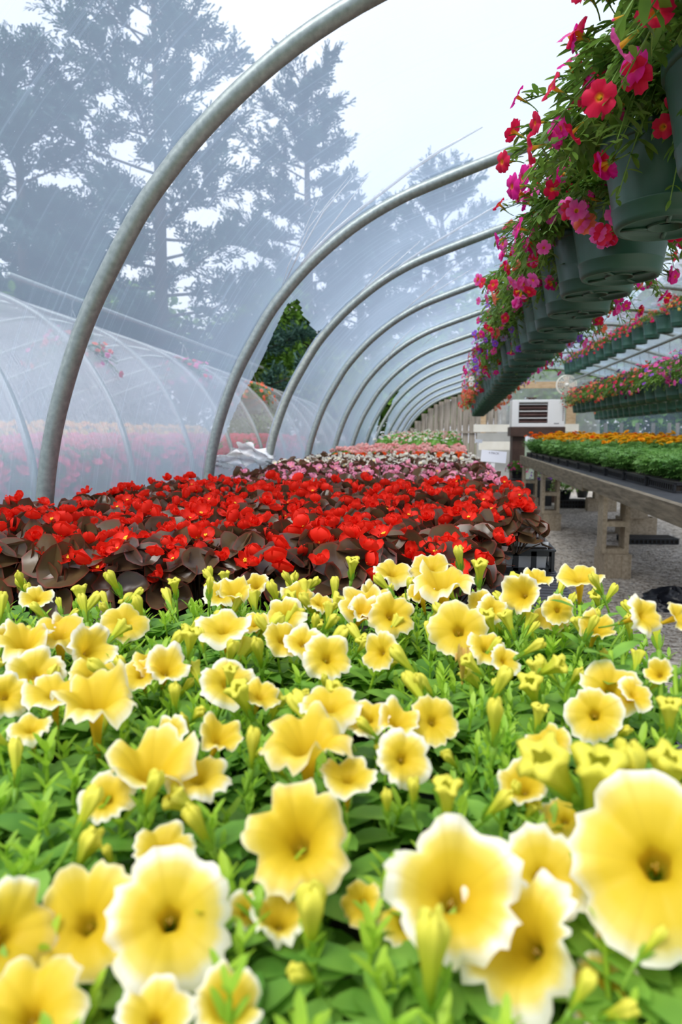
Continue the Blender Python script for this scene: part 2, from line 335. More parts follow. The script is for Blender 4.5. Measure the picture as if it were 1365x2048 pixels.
# loose torn film gathered at the foot of the gap
b=MB(); vs=[];uv=[];rr=random.Random(3)
nu,nv=60,14
A=[(425,912),(455,925),(490,915),(525,898),(548,890)]
for j in range(nv+1):
    for i in range(nu+1):
        u=i/nu; Y=HY[1]+.03+(HY[2]-HY[1]-.04)*u
        z=-.12+.085*j/nv*(1+.5*sin(u*5-1))+.012*sin(u*31+j)
        x=-1.155+.012*sin(u*40+j*1.9)+.03*sin(j*.9+u*9)*(.4+.6*u)
        vs.append((x+.012,Y,ZC+z+slope(Y)-.01)); uv.append((u*1.2,j/nv*.3))
b.add(vs,[(j*(nu+1)+i,j*(nu+1)+i+1,(j+1)*(nu+1)+i+1,(j+1)*(nu+1)+i) for j in range(nv) for i in range(nu)],0,uv)
tag(b.build('torn_plastic_film',M['sheet']),'crumpled strip of torn clear film sagging between second and third hoops','plastic film')
# folds gathered in the film where it is pulled over the hoops
def onfilm(px,py,Ya,Yb):
    d=ray(px,py)
    def side(Y):
        p=CAM+d*(Y/d.y); z=None
        for i in range(len(PR)//2):
            if PR[i][0]<=p.x<=PR[i+1][0]: z=ZC+PR[i][1]+(PR[i+1][1]-PR[i][1])*(p.x-PR[i][0])/(PR[i+1][0]-PR[i][0]+1e-9)+slope(Y)
        return (p.z-z) if z is not None else (1 if p.x<PR[0][0] else -1)
    lo,hi=Ya,Yb
    for _ in range(40):
        m=(lo+hi)/2
        if side(m)>0: hi=m
        else: lo=m
    return CAM+d*(lo/d.y)
FOLDS=[([(600,530),(612,514),(660,466),(726,411),(821,338),(880,298),(964,252)],.0042),([(755,569),(806,525),(861,488),(935,444),(1015,396)],.0036),([(566,566),(600,500),(645,422),(704,352)],.0024),([(572,560),(615,455),(697,349)],.0018),([(590,540),(635,480),(668,440),(735,350)],.0020),([(560,580),(575,530),(640,385)],.0014),
([(707,598),(735,570),(770,543),(840,480)],.0026),([(715,590),(760,535),(800,500)],.0018),([(788,638),(830,600),(865,572),(916,525)],.0030),([(806,631),(870,582),(945,536)],.0028),([(758,745),(790,690),(830,650)],.0040),([(845,690),(880,660),(920,640)],.003)]
WL_=scn.objects['wall_left']
for P_,w_ in FOLDS:
    b=MB(); b.tube([onfilm(x,y,.7,9)+Vector((.004,0,-.004)) for x,y in P_],[w_*1.5*(.35 if i in(0,len(P_)-1) else 1) for i in range(len(P_))],6); b.build('fold',M['sheet'],WL_)
# ------------------------------------------------------------------ ground
b=MB(); b.add([(-1.6,-2,0),(6,-2,0),(6,15.5,0),(-1.6,15.5,0)],[(0,1,2,3)])
struct(b.build('floor',M['gravel']))
b=MB(); b.add([(-60,-20,-.02),(60,-20,-.02),(60,90,-.02),(-60,90,-.02)],[(0,1,2,3)])
struct(b.build('ground',M['grass']))
b=MB(); rr=random.Random(5)
for i in range(9000):
    y=2.1+rr.random()**1.6*5; x=.2+rr.random()*2.6
    if rr.random()<.3: x=.2+rr.random()*1.2
    r=.004+.007*rr.random(); a=rr.random()*6.28; vs=[]
    for dx,dy,dz in((1,0,0),(0,1,0),(-1,0,0),(0,-1,0),(0,0,.9),):
        q=r*(.7+.6*rr.random()); vs.append((x+q*(dx*cos(a)-dy*sin(a)),y+q*(dx*sin(a)+dy*cos(a)),dz*q*.8+.001))
    b.add(vs,[(0,1,4),(1,2,4),(2,3,4),(3,0,4)],rr.randrange(3))
M['st1']=simple('pale_stone',(.48,.44,.39),(.62,.58,.53),rough=.9,scale=30); M['st2']=simple('brown_stone',(.22,.18,.14),(.34,.29,.24),rough=.9,scale=30); M['st3']=simple('grey_stone',(.34,.32,.30),(.50,.47,.44),rough=.9,scale=30)
tag(b.build('gravel_stones',[M['st1'],M['st2'],M['st3']],smooth=False),'loose pale crushed gravel stones covering the aisle','gravel',kind='stuff')
# ------------------------------------------------------------------ plant pieces
def leaf(b,base,d,up,Ln,W,curl=.3,fold=.25,mi=0,tip=.0,seg=4):
    d=d.normalized(); s=d.cross(up).normalized(); u=s.cross(d).normalized()
    T={4:[0,.28,.62,.88,1],3:[0,.35,.8,1],5:[0,.15,.38,.65,.88,1]}[seg]
    Wd={4:[.12,.80,1,.58,0],3:[.15,.95,.7,0],5:[.14,.6,.96,1,.62,0]}[seg]
    vs=[];uv=[]
    for t,w_ in zip(T,Wd):
        c=base+d*(Ln*t)-u*(curl*Ln*t*t); h=W*.5*w_
        vs+= [c-s*h+u*(fold*h),c,c+s*h+u*(fold*h)]; uv+=[(0,t*.8),(.5,t*.8),(1,t*.8)]
    fs=[]
    for i in range(len(T)-1):
        a=i*3; fs+=[(a,a+1,a+4,a+3),(a+1,a+2,a+5,a+4)]
    b.add(vs,fs,mi,uv)
def rdir(r,elev):
    a=r.random()*2*PI; return Vector((cos(a)*cos(elev),sin(a)*cos(elev),sin(elev)))
def corolla(seed,R,Lt,ruf=.12,seg=50,rings=(0,.2,.4,.5,.58,.68,.78,.87,.94,1.0),notch=.13,back=.0,funnel=.35,r0=.10,open_=1.0,mi=0,fold=.05):
    # throat at the origin, tube going down -z, limb flaring outwards
    rr=random.Random(seed); ph=[rr.random()*6.28 for _ in range(5)]; b=MB(); vs=[];uv=[]
    lob=[.92+.14*rr.random() for _ in range(5)]
    for t in rings:
        for k in range(seg):
            th=2*PI*k/seg; li=int((th/(2*PI)*5+.5))%5
            if t<=.5:
                q=t/.5; r=R*(.07+(r0+.10-.07)*q**1.6)*(1+.06*cos(5*th)); z=-Lt*(1-q)
                x_,y_=r*cos(th),r*sin(th)
            else:
                q=(t-.5)/.5; nt_=abs(sin(2.5*th))**13 
                e=1-notch*nt_*q*q+(lob[li]-1)*q*q*(1-nt_)+.03*q*sin(2*th+ph[2])+.022*q*q*cos(15*th); r=R*((r0+.10)+(1-r0-.10)*q**.92*open_)*e
                z=R*(funnel*(1-(1-q)**1.8)-back*q*q)+R*ruf*q**2.2*(sin(5*th+ph[0])*.55+sin(9*th+ph[1])*.40+sin(15*th+ph[2])*.28+sin(2*th+ph[3])*.7+sin(3*th+ph[4])*.5)-R*.13*nt_*q+R*fold*q*(1-.35*q)*cos(5*th)
                r*=1+.03*q*q*sin(17*th+ph[4]); x_,y_=r*cos(th),r*sin(th)
            vs.append(Vector((x_,y_,z))); uv.append((k/seg,t))
    fs=[tuple(range(seg))]
    for i in range(len(rings)-1):
        for k in range(seg): fs.append((i*seg+k,i*seg+(k+1)%seg,(i+1)*seg+(k+1)%seg,(i+1)*seg+k))
    b.add(vs,fs,mi,uv)
    if seg>40:
        for k in range(3):
            a=k*2.1; b.tube([(0,0,-Lt*.9),(.03*cos(a),.03*sin(a),-.20)],.010,4,cap=False); p=Vector((.03*cos(a),.03*sin(a),-.19)); b.lathe([(.001,-.02),(.02,0),(.001,.02)],6,mi,Matrix.Translation(p))
    return b
def calyx(seed,Lt,R,stem=.05,n=5,sep=.45):
    rr=random.Random(seed); b=MB(); z0=-Lt
    for k in range(n):
        a=2*PI*k/n+rr.random()*.3; d=Vector((cos(a)*.55,sin(a)*.55,.9)); leaf(b,Vector((cos(a),sin(a),0))*R*.05+Vector((0,0,z0-.001)),d,Vector((-cos(a),-sin(a),.4)),R*sep,R*.13,curl=-.25,fold=.1,seg=3)
    bx,by=rr.uniform(-.3,.3),rr.uniform(-.3,.3)
    pts=[Vector((bx*stem*t*t,by*stem*t*t,z0+.002-stem*t)) for t in (0,.33,.66,1)]
    b.tube(pts,[R*.085,R*.05,R*.045,R*.045],5); return b
# ---- yellow petunias
PF=[corolla(11+i,1.0,L_,ruf=rf,notch=nt_,back=bk,funnel=fu).mesh('petunia_flower',M['yellow']) for i,(L_,rf,nt_,bk,fu) in enumerate([(1.3,.14,.12,.15,.36),(1.35,.19,.16,.35,.50),(1.2,.25,.18,.20,.80),(1.3,.11,.09,.25,.30),(1.4,.30,.20,.45,.95)])]
PC=[calyx(i,1.30,1.0,stem=1.3).mesh('calyx',M['calyx']) for i in range(3)]
WL=corolla(77,1.0,1.5,ruf=.5,notch=.3,open_=.35,funnel=.9).mesh('wilted_flower',M['wilt'])
def budmesh(seed,slim=1.0,open_=0):
    rr=random.Random(seed); b=MB(); n=20; vs=[];uv=[]
    prof=[(.05,0),(.065,.2),(.085,.42),(.12,.64),(.155,.82),(.16,.94),(.11,1.04),(.03,1.05)] if not open_ else [(.05,0),(.07,.25),(.10,.5),(.15,.74),(.20,.90),(.245,.98),(.18,1.03),(.09,.97)]
    for i,(r,z) in enumerate(prof):
        for k in range(n):
            th=2*PI*k/n; q=r*slim*(1+(.06+.20*z)*cos(5*th+z*2.2)); vs.append(Vector((q*cos(th),q*sin(th),z+.05*z*sin(3*th+seed)*(i>4)))); uv.append((k/n,z))
    fs=[(i*n+k,i*n+(k+1)%n,(i+1)*n+(k+1)%n,(i+1)*n+k) for i in range(len(prof)-1) for k in range(n)]
    b.add(vs,fs,0,uv); return b
PB=[budmesh(i,[.85,1,1.05][i],0 if i<2 else 1).mesh('petunia_bud',M['bud']) for i in range(3)]
BC=calyx(9,0.0,1.0,stem=.9,sep=.5).mesh('calyx',M['calyx'])
def petunia_foliage(seed,Hh=.085,R=.075,n=13):
    rr=random.Random(seed); b=MB()
    for i in range(n):
        a=rr.random()*2*PI; q=rr.random()**.5; base=Vector((cos(a)*q*.03,sin(a)*q*.03,-.01)); top=Vector((cos(a)*q*R,sin(a)*q*R,Hh*(.62+.42*rr.random())*(1-.15*q)))
        mid=(base+top)*.5+Vector((cos(a),sin(a),0))*.008
        pts=[base,mid,top]; b.tube(pts,[.0021,.0018,.0013],5,mi=1,cap=False)
        nn=7; 
        for j in range(nn):
            t=.25+.75*j/(nn-1); p=base.lerp(mid,t*2) if t<.5 else mid.lerp(top,t*2-1)
            small=t>.78
            for h in range(2 if not small else 3):
                aa=j*1.9+h*PI*(1 if not small else .667)+rr.uniform(-.4,.4)
                el=rr.uniform(.25,.75) if not small else rr.uniform(.7,1.2)
                d=Vector((cos(aa)*cos(el),sin(aa)*cos(el),sin(el)))
                Ln=(rr.uniform(.026,.040) if not small else rr.uniform(.012,.020)); 
                leaf(b,p,d,Vector((0,0,1)),Ln,Ln*(rr.uniform(.46,.6) if not small else .34),curl=rr.uniform(.15,.55) if not small else .1,fold=rr.uniform(.1,.35),mi=0 if not small else 1,seg=5 if not small else 3)
    return b
PFOL=[petunia_foliage(20+i).mesh('foliage',[M['pleaf'],M['ptip']]) for i in range(5)]
SOIL=ZC-.300
yel=[]   # (x,y,obj,matrix)
def xr(Y): return .235 if Y<.62 else (.20 if Y<.95 else .13)
rr=random.Random(42); rows=[]; Y=.20
while Y<1.02: rows.append(Y); Y+=.092
for ri,Y in enumerate(rows):
    x=xr(Y)-.02 if Y<.97 else .10; ci=0
    while x>((-.20-.78*Y if Y<.88 else -.42) if Y<.97 else -.06):
        X=x+rr.uniform(-.015,.015); YY=Y+rr.uniform(-.02,.02); rz=rr.random()*6.28; sc=rr.uniform(.85,1.0)
        r=empty('yellow_petunia',(X,YY,SOIL),rz,sc)
        tag(r,'yellow petunia plant, %s row from the camera, %s plant from the right edge'%(ordn(ri),ordn(ci)),'petunia','yellow petunias in the foreground bed')
        mat=Matrix.Translation((X,YY,SOIL))@Matrix.Rotation(rz,4,'Z')@Matrix.Scale(sc,4)
        link('foliage',rr.choice(PFOL),r)
        yel.append((X,YY,r,mat.inverted())); x-=.100; ci+=1
def nearest(L_,p): return min(L_,key=lambda q:(q[0]-p.x)**2+(q[1]-p.y)**2)
def put_flower(p,axis,R,me,ca,roll,L_=yel,name='flower'):
    q=nearest(L_,p); Mw=Matrix.Translation(p)@aim(axis,roll)@Matrix.Scale(R,4)
    f=link(name,me,q[2],q[3]@Mw)
    if ca: link('calyx',ca,f)
    return f
def facing(p,dx,dy):
    tc_=(CAM-p).normalized(); s_=RT; u_=UP
    return (tc_+s_*dx+u_*dy).normalized()
FL=[ # px, py, width px, lean right, lean up, height rel lens, variant
(340,1838,252,.0,.15,-.222,3),(172,1850,215,-.35,.2,-.228,0),(5,1872,210,.7,.3,-.222,1),(905,1798,262,.1,.3,-.217,2),(1062,1895,250,-.5,.35,-.236,4),(1312,1728,335,.0,.15,-.200,3),
(1085,1755,190,.1,.5,-.225,0),(600,1690,205,-.1,.35,-.220,4),(62,2030,215,-.2,1.1,-.230,1),(312,2040,150,.0,1.2,-.236,0),(452,2025,140,.3,1.0,-.234,2),(725,1808,85,-.5,.4,-.245,1),(492,1825,80,.3,.6,-.240,0),
(1195,2000,150,.3,.2,-.265,2),(1235,1880,80,.2,.9,-.245,1),(325,1705,120,.2,1.2,-.232,0),(560,1850,120,.1,1.6,-.245,2),(812,1850,110,-.1,1.4,-.250,1),
(805,1518,112,.25,.2,-.212,1),(866,1443,100,.3,.35,-.214,0),(697,1560,112,.1,2.4,-.215,0),(615,1515,165,-.1,2.2,-.207,4),(300,1560,175,.1,2.2,-.215,2),(216,1600,110,-.4,.6,-.222,1),(1050,1582,100,-.2,.9,-.220,2),
(1190,1430,110,.0,.2,-.207,3),(1222,1382,120,.4,.7,-.207,0),(655,1318,100,.3,.5,-.210,1),(763,1305,80,-.7,.3,-.208,0),(918,1262,118,.0,.35,-.205,3),(606,1288,78,.1,.8,-.212,0),(570,1238,90,-.4,.6,-.212,1),(782,1232,95,.4,.4,-.204,1),(733,1222,90,-.6,1.0,-.206,2),
(1048,1190,82,-.4,.2,-.190,2),(1116,1220,62,.2,.2,-.200,0),(985,1220,62,.3,.6,-.205,1),(962,1205,55,-.5,.8,-.205,0),(888,1188,112,.0,2.2,-.196,4),(785,1150,80,.2,1.6,-.198,1),(862,1140,85,-.3,1.6,-.195,0),(1160,1162,90,.0,2.4,-.175,0),
(1284,1232,84,.9,.3,-.172,1),(1352,1236,66,1.3,.5,-.172,0),(250,1248,90,.1,.9,-.212,3),(174,1303,100,.6,.5,-.208,2),(120,1275,120,-.1,2.0,-.206,1),(50,1300,105,-.1,1.6,-.208,4),(68,1350,110,.2,.7,-.214,0),(10,1392,95,.3,.5,-.210,1),(8,1285,65,.2,.4,-.212,0),
(332,1345,90,.2,.9,-.214,2),(282,1352,75,-.3,1.0,-.217,0),(192,1425,155,-.1,2.0,-.208,4),(108,1392,115,-.2,2.2,-.206,0),(62,1462,85,-.3,2.0,-.218,1),(340,1475,85,-.9,.6,-.218,0),(455,1368,115,.3,1.0,-.212,3),(435,1485,90,.6,1.4,-.220,2),(448,1262,115,-.3,1.9,-.200,0),
(660,1420,125,-.1,2.4,-.205,1),(738,1440,90,-.4,1.2,-.212,0),(792,1452,85,.5,1.2,-.214,2),(972,1300,80,.5,.8,-.210,1),(1008,1322,66,.6,.5,-.214,0),(1320,1350,56,-.3,.6,-.190,2),(1268,1392,76,.9,.8,-.205,0),(1100,1490,90,-.6,1.6,-.214,1),
(395,1560,130,.4,1.9,-.220,1),(510,1250,60,-.5,1.4,-.205,0),(470,1195,70,-.2,1.6,-.200,2),(1130,1640,95,-.3,1.0,-.232,0),(130,1260,60,.4,1.4,-.205,2),(300,1330,70,.4,1.6,-.212,1),(520,1395,80,.6,1.8,-.212,0),(745,1200,60,.6,1.5,-.200,2),(640,1210,55,.4,1.6,-.205,1),(1075,1160,60,.4,1.8,-.185,0),(845,1200,60,-.4,1.8,-.205,2)]
def onz(px,py,z): d=ray(px,py); return CAM+d*(z/d.z)
rr=random.Random(9)
for (px,py,wd,dx,dy,z,v) in FL:
    p=onz(px,py,z); dpt=(p-CAM).dot(FW); R=wd/FP*dpt/2
    put_flower(p-UP*0,facing(p,dx,dy),R*1.04,PF[v],PC[v%3],rr.random()*6.28)
# wilted ones
for (px,py,wd,dx,dy,z) in [(925,1330,50,.0,1.9,-.210),(255,1232,30,.3,1,-.220),(490,1255,32,.6,.8,-.215)]:
    p=onz(px,py,z); dpt=(p-CAM).dot(FW); put_flower(p,facing(p,dx,dy),wd/FP*dpt/1.6,WL,PC[0],0,name='wilted_flower')
BUDS=[(1120,1560,190,-.8,1.0,-.190),(1190,1590,190,.2,1.6,-.195),(1262,1565,170,-.1,2,-.190),(1335,1570,150,.2,2,-.195),(990,1450,105,.1,2.4,-.200),(895,1610,105,.0,2.4,-.212),(828,1590,70,.0,2.4,-.215),(775,1610,65,-.1,2.2,-.215),(505,1500,90,.1,2.4,-.205),(170,1705,125,.6,1.2,-.228),(402,1660,120,-.8,1.4,-.222),(622,1850,170,.1,2.4,-.235),(862,1930,230,.1,2.4,-.220),(1095,1340,75,1.2,.6,-.205),
(1035,1590,60,-.3,2,-.22),(300,1590,110,.7,1.8,-.205),(950,1240,55,-.5,1,-.205),(1060,1300,70,1.0,.6,-.20),(350,1400,70,.0,2,-.205),(380,1290,70,.2,2.2,-.20),(460,1360,60,.1,2.2,-.205),(560,1470,60,.5,1.5,-.21),(600,1395,50,1.0,.8,-.21),(650,1370,50,-.1,1.4,-.21),(840,1375,60,-.5,1.8,-.205),
(1340,1440,85,.0,2.2,-.195),(1380,1320,90,.4,1.5,-.180),(1180,1260,60,.8,1.6,-.19),(1195,1170,55,-.8,1.6,-.17),(230,1170,60,-.8,1.4,-.195),(550,1190,60,-.6,1.6,-.195),(420,1180,50,.1,2.2,-.19),(350,1180,45,-.3,2.2,-.195),(705,1140,50,.2,2.2,-.19),(920,1120,55,-.3,2.2,-.185),(960,1150,60,.1,2.2,-.19),(630,1250,45,.2,2,-.20),(580,1165,50,-.9,1.4,-.195),(820,1180,50,.3,2,-.2)]
for (px,py,wd,dx,dy,z) in BUDS:
    p=onz(px,py,z); dpt=(p-CAM).dot(FW); Ls=wd/FP*dpt; ax=facing(p,dx,dy); put_flower(p-ax*Ls*.5,ax,Ls,rr.choice(PB),BC,rr.random()*6,name='bud')
for (X,Y,r,mi) in yel:
    n=rr.choice([2,3,3,4,5])
    for _ in range(n):
        a=rr.random()*6.28; q=.055*rr.random()**.5; p=Vector((X+cos(a)*q,Y+sin(a)*q,SOIL+.055+.028*rr.random()))
        ax=Vector((rr.uniform(-1,1),rr.uniform(-1,1),1)); Ls=rr.uniform(.022,.042)*(.75 if Y<.5 else 1)
        if Y<.42 and rr.random()<.6: continue
        f=link('bud',rr.choice(PB),r,mi@Matrix.Translation(p)@aim(ax,rr.random()*6)@Matrix.Scale(Ls,4)); link('calyx',BC,f)
    if Y>.5 and rr.random()<.45:
        a=rr.random()*6.28; p=Vector((X+cos(a)*.04,Y+sin(a)*.04,SOIL+.082+.015*rr.random())); ax=facing(p,rr.uniform(-.7,.7),rr.uniform(.6,2.4))
        f=link('flower',rr.choice(PF),r,mi@Matrix.Translation(p)@aim(ax,rr.random()*6)@Matrix.Scale(rr.uniform(.018,.024),4)); link('calyx',rr.choice(PC),f)
# tall stems at the aisle side of the bed
b=MB()
def stemmy(pts,nl=5,seed=0):
    rr=random.Random(seed); b.tube(pts,.0020,6,mi=1)
    for i in range(nl):
        t=(i+.6)/nl; k=min(int(t*(len(pts)-1)),len(pts)-2); p=pts[k].lerp(pts[k+1],t*(len(pts)-1)-k)
        for h in(0,1):
            a=i*2.3+h*PI+rr.random(); d=Vector((cos(a)*.8,sin(a)*.8,.6)); Ln=rr.uniform(.022,.034); leaf(b,p,d,Vector((0,0,1)),Ln,Ln*.42,seg=5,mi=0,curl=.3)
for i,(px,py,z) in enumerate([(1222,1300,-.18),(1160,1210,-.19),(1195,1230,-.19),(1320,1350,-.2),(1245,1290,-.2),(1350,1330,-.19)]):
    tp=onz(px,py,z); rt=Vector((min(tp.x-.02,.17),tp.y-.03,SOIL)); stemmy([rt,rt.lerp(tp,.5)+Vector((.01,0,.01)),tp],5,i)
q=nearest(yel,Vector((.15,.85,0))); q[2]; link('shoot',b.mesh('shoot',[M['pleaf'],M['ptip']]),q[2],q[3])
# ------------------------------------------------------------------ begonias
def petalshape(b,ang,Rp,Wp,cup,tilt,mi=0,base=.002):
    vs=[];uv=[];n=8
    d=Vector((cos(ang)*cos(tilt),sin(ang)*cos(tilt),sin(tilt))); s=Vector((-sin(ang),cos(ang),0)); u=d.cross(s)*1
    T=[0,.3,.6,.85,1.0]; W_=[.25,.8,1,.75,.12]
    for t,w_ in zip(T,W_):
        for k in (-1,-.5,0,.5,1):
            h=Wp*.5*w_*k; c=d*(base+Rp*t*(1-.10*abs(k)*(t>.5)))+s*h+u*(-1)*0
            z=cup*Rp*(t*t*.6+.5*k*k*t); vs.append(c+Vector((0,0,1))*z*cos(tilt)-Vector((cos(ang),sin(ang),0))*z*sin(tilt)); uv.append((k*.5+.5,t))
    fs=[(i*5+k,i*5+k+1,(i+1)*5+k+1,(i+1)*5+k) for i in range(4) for k in range(4)]
    b.add(vs,fs,mi,uv)
def ball(b,c,r,mi=0,n=6,m=4,sq=1):
    prof=[(max(r*sin(PI*i/m),1e-5),-r*sq*cos(PI*i/m)) for i in range(m+1)]; b.lathe(prof,n,mi,Matrix.Translation(c))
def begflower(seed,kind):
    rr=random.Random(seed); b=MB(); st=MB()
    if kind==0:
        for k,(R_,W_) in enumerate([(1,1.25),(.85,.55),(1,1.2),(.85,.55)]): petalshape(b,k*PI/2+rr.uniform(-.15,.15),R_,W_,rr.uniform(.2,.5),rr.uniform(.1,.4))
        for i in range(9): a=i*2.4; q=.05*i**.5; ball(st,Vector((cos(a)*q,sin(a)*q,.12+.03*(i%3))),.07,n=5,m=3)
    elif kind==1:
        for k,(R_,W_) in enumerate([(1.05,1.5),(1.0,1.4)]): petalshape(b,k*PI+rr.uniform(-.3,.3),R_,W_,.6,.85)
        petalshape(b,PI/2,.7,.5,.3,.5); petalshape(b,-PI/2,.7,.5,.3,.5)
        for i in range(5): a=i*2.4; ball(st,Vector((cos(a)*.08,sin(a)*.08,.15)),.06,n=5,m=3)
    else:
        for j in range(2):
            for k in range(3+j): petalshape(b,k*2*PI/(3+j)+j+rr.uniform(-.3,.3),1.05-.3*j,1.0-.2*j,.5,.3+.5*j)
        for i in range(6): a=i*2.4; ball(st,Vector((cos(a)*.08,sin(a)*.08,.2)),.06,n=5,m=3)
    return b,st
BFb=[begflower(i,k) for i,k in enumerate([0,0,1,2,1,2])]
def begleaf(b,c,nrm,roll,R,cup,mi=0,n=14,rings=(0,.5,.86,1.0),seed=0):
    rr=random.Random(seed); Mx=Matrix.Translation(c)@aim(nrm,roll); vs=[Mx@Vector((0,0,0))];uv=[(.5,0)]
    p1=rr.random()*6
    for t in rings[1:]:
        for k in range(n):
            th=2*PI*k/n; rad=R*t*(1+.16*cos(th-.5)-.28*max(0,cos(th-PI))**6)*(1+.02*(k%2)*(t==1))
            x,y=rad*cos(th)*1.08,rad*sin(th); z=cup*R*(t**1.6)*(.15+.85*abs(sin(th)))+.09*R*sin(3*th+p1)*t*t+.05*R*sin(7*th+p1)*t**3-.25*R*cos(th)*max(cos(th),0)*t*t
            vs.append(Mx@Vector((x,y,z))); uv.append((k/n,t))
    fs=[(0,1+k,1+(k+1)%n) for k in range(n)]
    for i in range(len(rings)-2):
        a=1+i*n; fs+=[(a+k,a+n+k,a+n+(k+1)%n,a+(k+1)%n) for k in range(n)]
    b.add(vs,fs,mi,uv)
def begfoliage(seed,n=20,Rl=.030,Hh=.10,Rp=.065,mi=0,nn=14):
    rr=random.Random(seed); b=MB()
    for i in range(n):
        a=i*2.4+rr.uniform(-.3,.3); q=(i+.5)/n; rad=Rp*(.25+.75*q**.6); h=Hh*(1.0-.75*q**1.5)*rr.uniform(.8,1.05)
        c=Vector((cos(a)*rad,sin(a)*rad,h)); el=rr.uniform(.25,1.1)
        nrm=Vector((cos(a)*cos(el),sin(a)*cos(el),sin(el)+.15))
        begleaf(b,c,nrm,rr.random()*6.28,Rl*rr.uniform(.75,1.2),rr.uniform(.35,1.15),mi,n=nn,seed=seed*50+i)
        b.tube([Vector((cos(a)*.01,sin(a)*.01,0)),c*.6,c-nrm*.001],.0016,4,mi=mi,cap=False)
    return b
RF=[(x.mesh('petals',M['red']),s_.mesh('stamens',M['stamen'])) for x,s_ in BFb]
RFOL=[begfoliage(60+i,n=22,Rl=.030).mesh('foliage',M['bleaf']) for i in range(4)]
BS=ZC-.300
def grid_bed(name,foll,flow,lab,cat,grp,y0,y1,xl,xrt,sp,hf,nf,Rf,base,rise=0.0,detail=True,seed=0,sc=(.9,1.1),edge_x=None,fr='front'):
    rr=random.Random(seed); Y=y0; ri=0
    while Y<y1:
        X=(edge_x(Y) if edge_x else xrt)-sp*.4; ci=0
        while X>xl:
            x=X+rr.uniform(-.02,.02); y=Y+rr.uniform(-.02,.02); s=rr.uniform(*sc); rz=rr.random()*6.28; zb=base+rise*(y-y0)
            L_='%s, %s row from the near end, %s from the right'%(lab,ordn(ri),ordn(ci))
            if detail:
                r=empty(name,(x,y,zb),rz,s); tag(r,L_,cat,grp); link('foliage',rr.choice(foll),r)
                n=rr.choice(nf)
                for k in range(n):
                    a=rr.random()*6.28; q=.072*rr.random()**.45; h=hf*(1-.35*(q/.068)**2)*rr.uniform(.85,1.12)
                    ax=Vector((cos(a)*q*6+rr.uniform(-.5,.5),sin(a)*q*6-.35+rr.uniform(-.5,.5),.9))
                    pm,sm=rr.choice(flow); f=link('flower',pm,r,Matrix.Rotation(-rz,4,'Z')@Matrix.Translation((cos(a)*q,sin(a)*q,h))@aim(ax,rr.random()*6)@Matrix.Scale(Rf*rr.uniform(.75,1.2),4))
                    if sm: link('stamens',sm,f)
            else:
                me=rr.choice(foll); o=link(name,me); o.location=(x,y,zb); o.rotation_euler=(0,0,rz); o.scale=(s,s,s); tag(o,L_,cat,grp)
            X-=sp; ci+=1
        Y+=sp*.95; ri+=1
grid_bed('red_begonia',RFOL,RF,'red begonia with dark bronze leaves','begonia','red begonias behind the yellow petunias',1.09,2.60,-1.06,.22,.12,.124,[6,7,8,9,10],.0235,BS,seed=1,edge_x=lambda Y:-.12 if Y<1.16 else .04 if Y<1.34 else (.09 if Y<1.75 else .23))
def bedplant(seed,fm,lm,nfl=14,nl=14,Rf=.016,hf=.105,Rl=.026,open_=0,Rp=.07):
    rr=random.Random(seed); b=begfoliage(seed,n=nl,Rl=Rl,Hh=hf*.8,nn=8,mi=0,Rp=Rp)
    for k in range(nfl):
        a=rr.random()*6.28; q=(Rp+.005)*rr.random()**.5; h=hf*(1-.25*(q/Rp)**2)*rr.uniform(.9,1.15); ax=Vector((cos(a)*q*5+rr.uniform(-.5,.5),sin(a)*q*5+rr.uniform(-.5,.5),.9))
        fb,sb=BFb[rr.choice([0,1,2,3])]; Mx=Matrix.Translation((cos(a)*q,sin(a)*q,h))@aim(ax,rr.random()*6)@Matrix.Scale(Rf*rr.uniform(.8,1.2),4)
        b.merge(fb,Mx,1)
        if k%2==0: b.merge(sb,Mx,2)
    return b.mesh('bedding_plant',[lm,fm,M['stamen']])
def pf(b_,m): return [(x.mesh('petals',m),s_.mesh('stamens',M['stamen'])) for x,s_ in BFb[:4]]
BFOLS=[begfoliage(160+i,n=12,nn=10).mesh('foliage',M['bleaf']) for i in range(3)]
grid_bed('pink_begonia',BFOLS,pf(0,M['pink']),'pink begonia with bronze leaves','begonia','pink begonias behind the red ones',2.63,4.05,-1.04,.20,.135,.112,[10,11,12],.0205,BS,rise=.006,seed=2)
grid_bed('white_begonia',BFOLS,pf(0,M['white']),'white begonia with bronze leaves','begonia','white begonias behind the pink ones',4.10,5.45,-1.04,.17,.14,.118,[10,11,12],.0205,BS+.010,rise=.006,seed=3)
ORM=[bedplant(200+i,M['orange'],M['gleaf'],nfl=20,Rf=.02) for i in range(2)]
grid_bed('orange_red_begonia',ORM,None,'orange-red begonia with green leaves','begonia','orange-red begonias behind the white ones',5.5,6.1,-1.03,.14,.16,.1,[3],.02,BS+.02,rise=.004,detail=False,seed=4)
LPM=[bedplant(220+i,M['lpink'],M['gleaf'],nfl=15,Rf=.021) for i in range(3)]
grid_bed('light_pink_impatiens',LPM,None,'light pink impatiens with green leaves','impatiens','light pink impatiens at the far part of the bed',6.15,8.0,-1.02,.12,.17,.1,[3],.02,BS+.045,rise=.012,detail=False,seed=5)
GRM=[bedplant(240+i,M['lpink'] if i==2 else M['white'],M['gleaf'],nfl=4,nl=26,Rf=.018,hf=.14,Rp=.09) for i in range(3)]
grid_bed('green_impatiens',GRM,None,'leafy green impatiens with few flowers','impatiens','leafy green impatiens at the far end of the bed',8.1,12.6,-.95,.08,.20,.1,[3],.02,BS+.065,rise=.026,detail=False,seed=6,sc=(1.1,1.35))
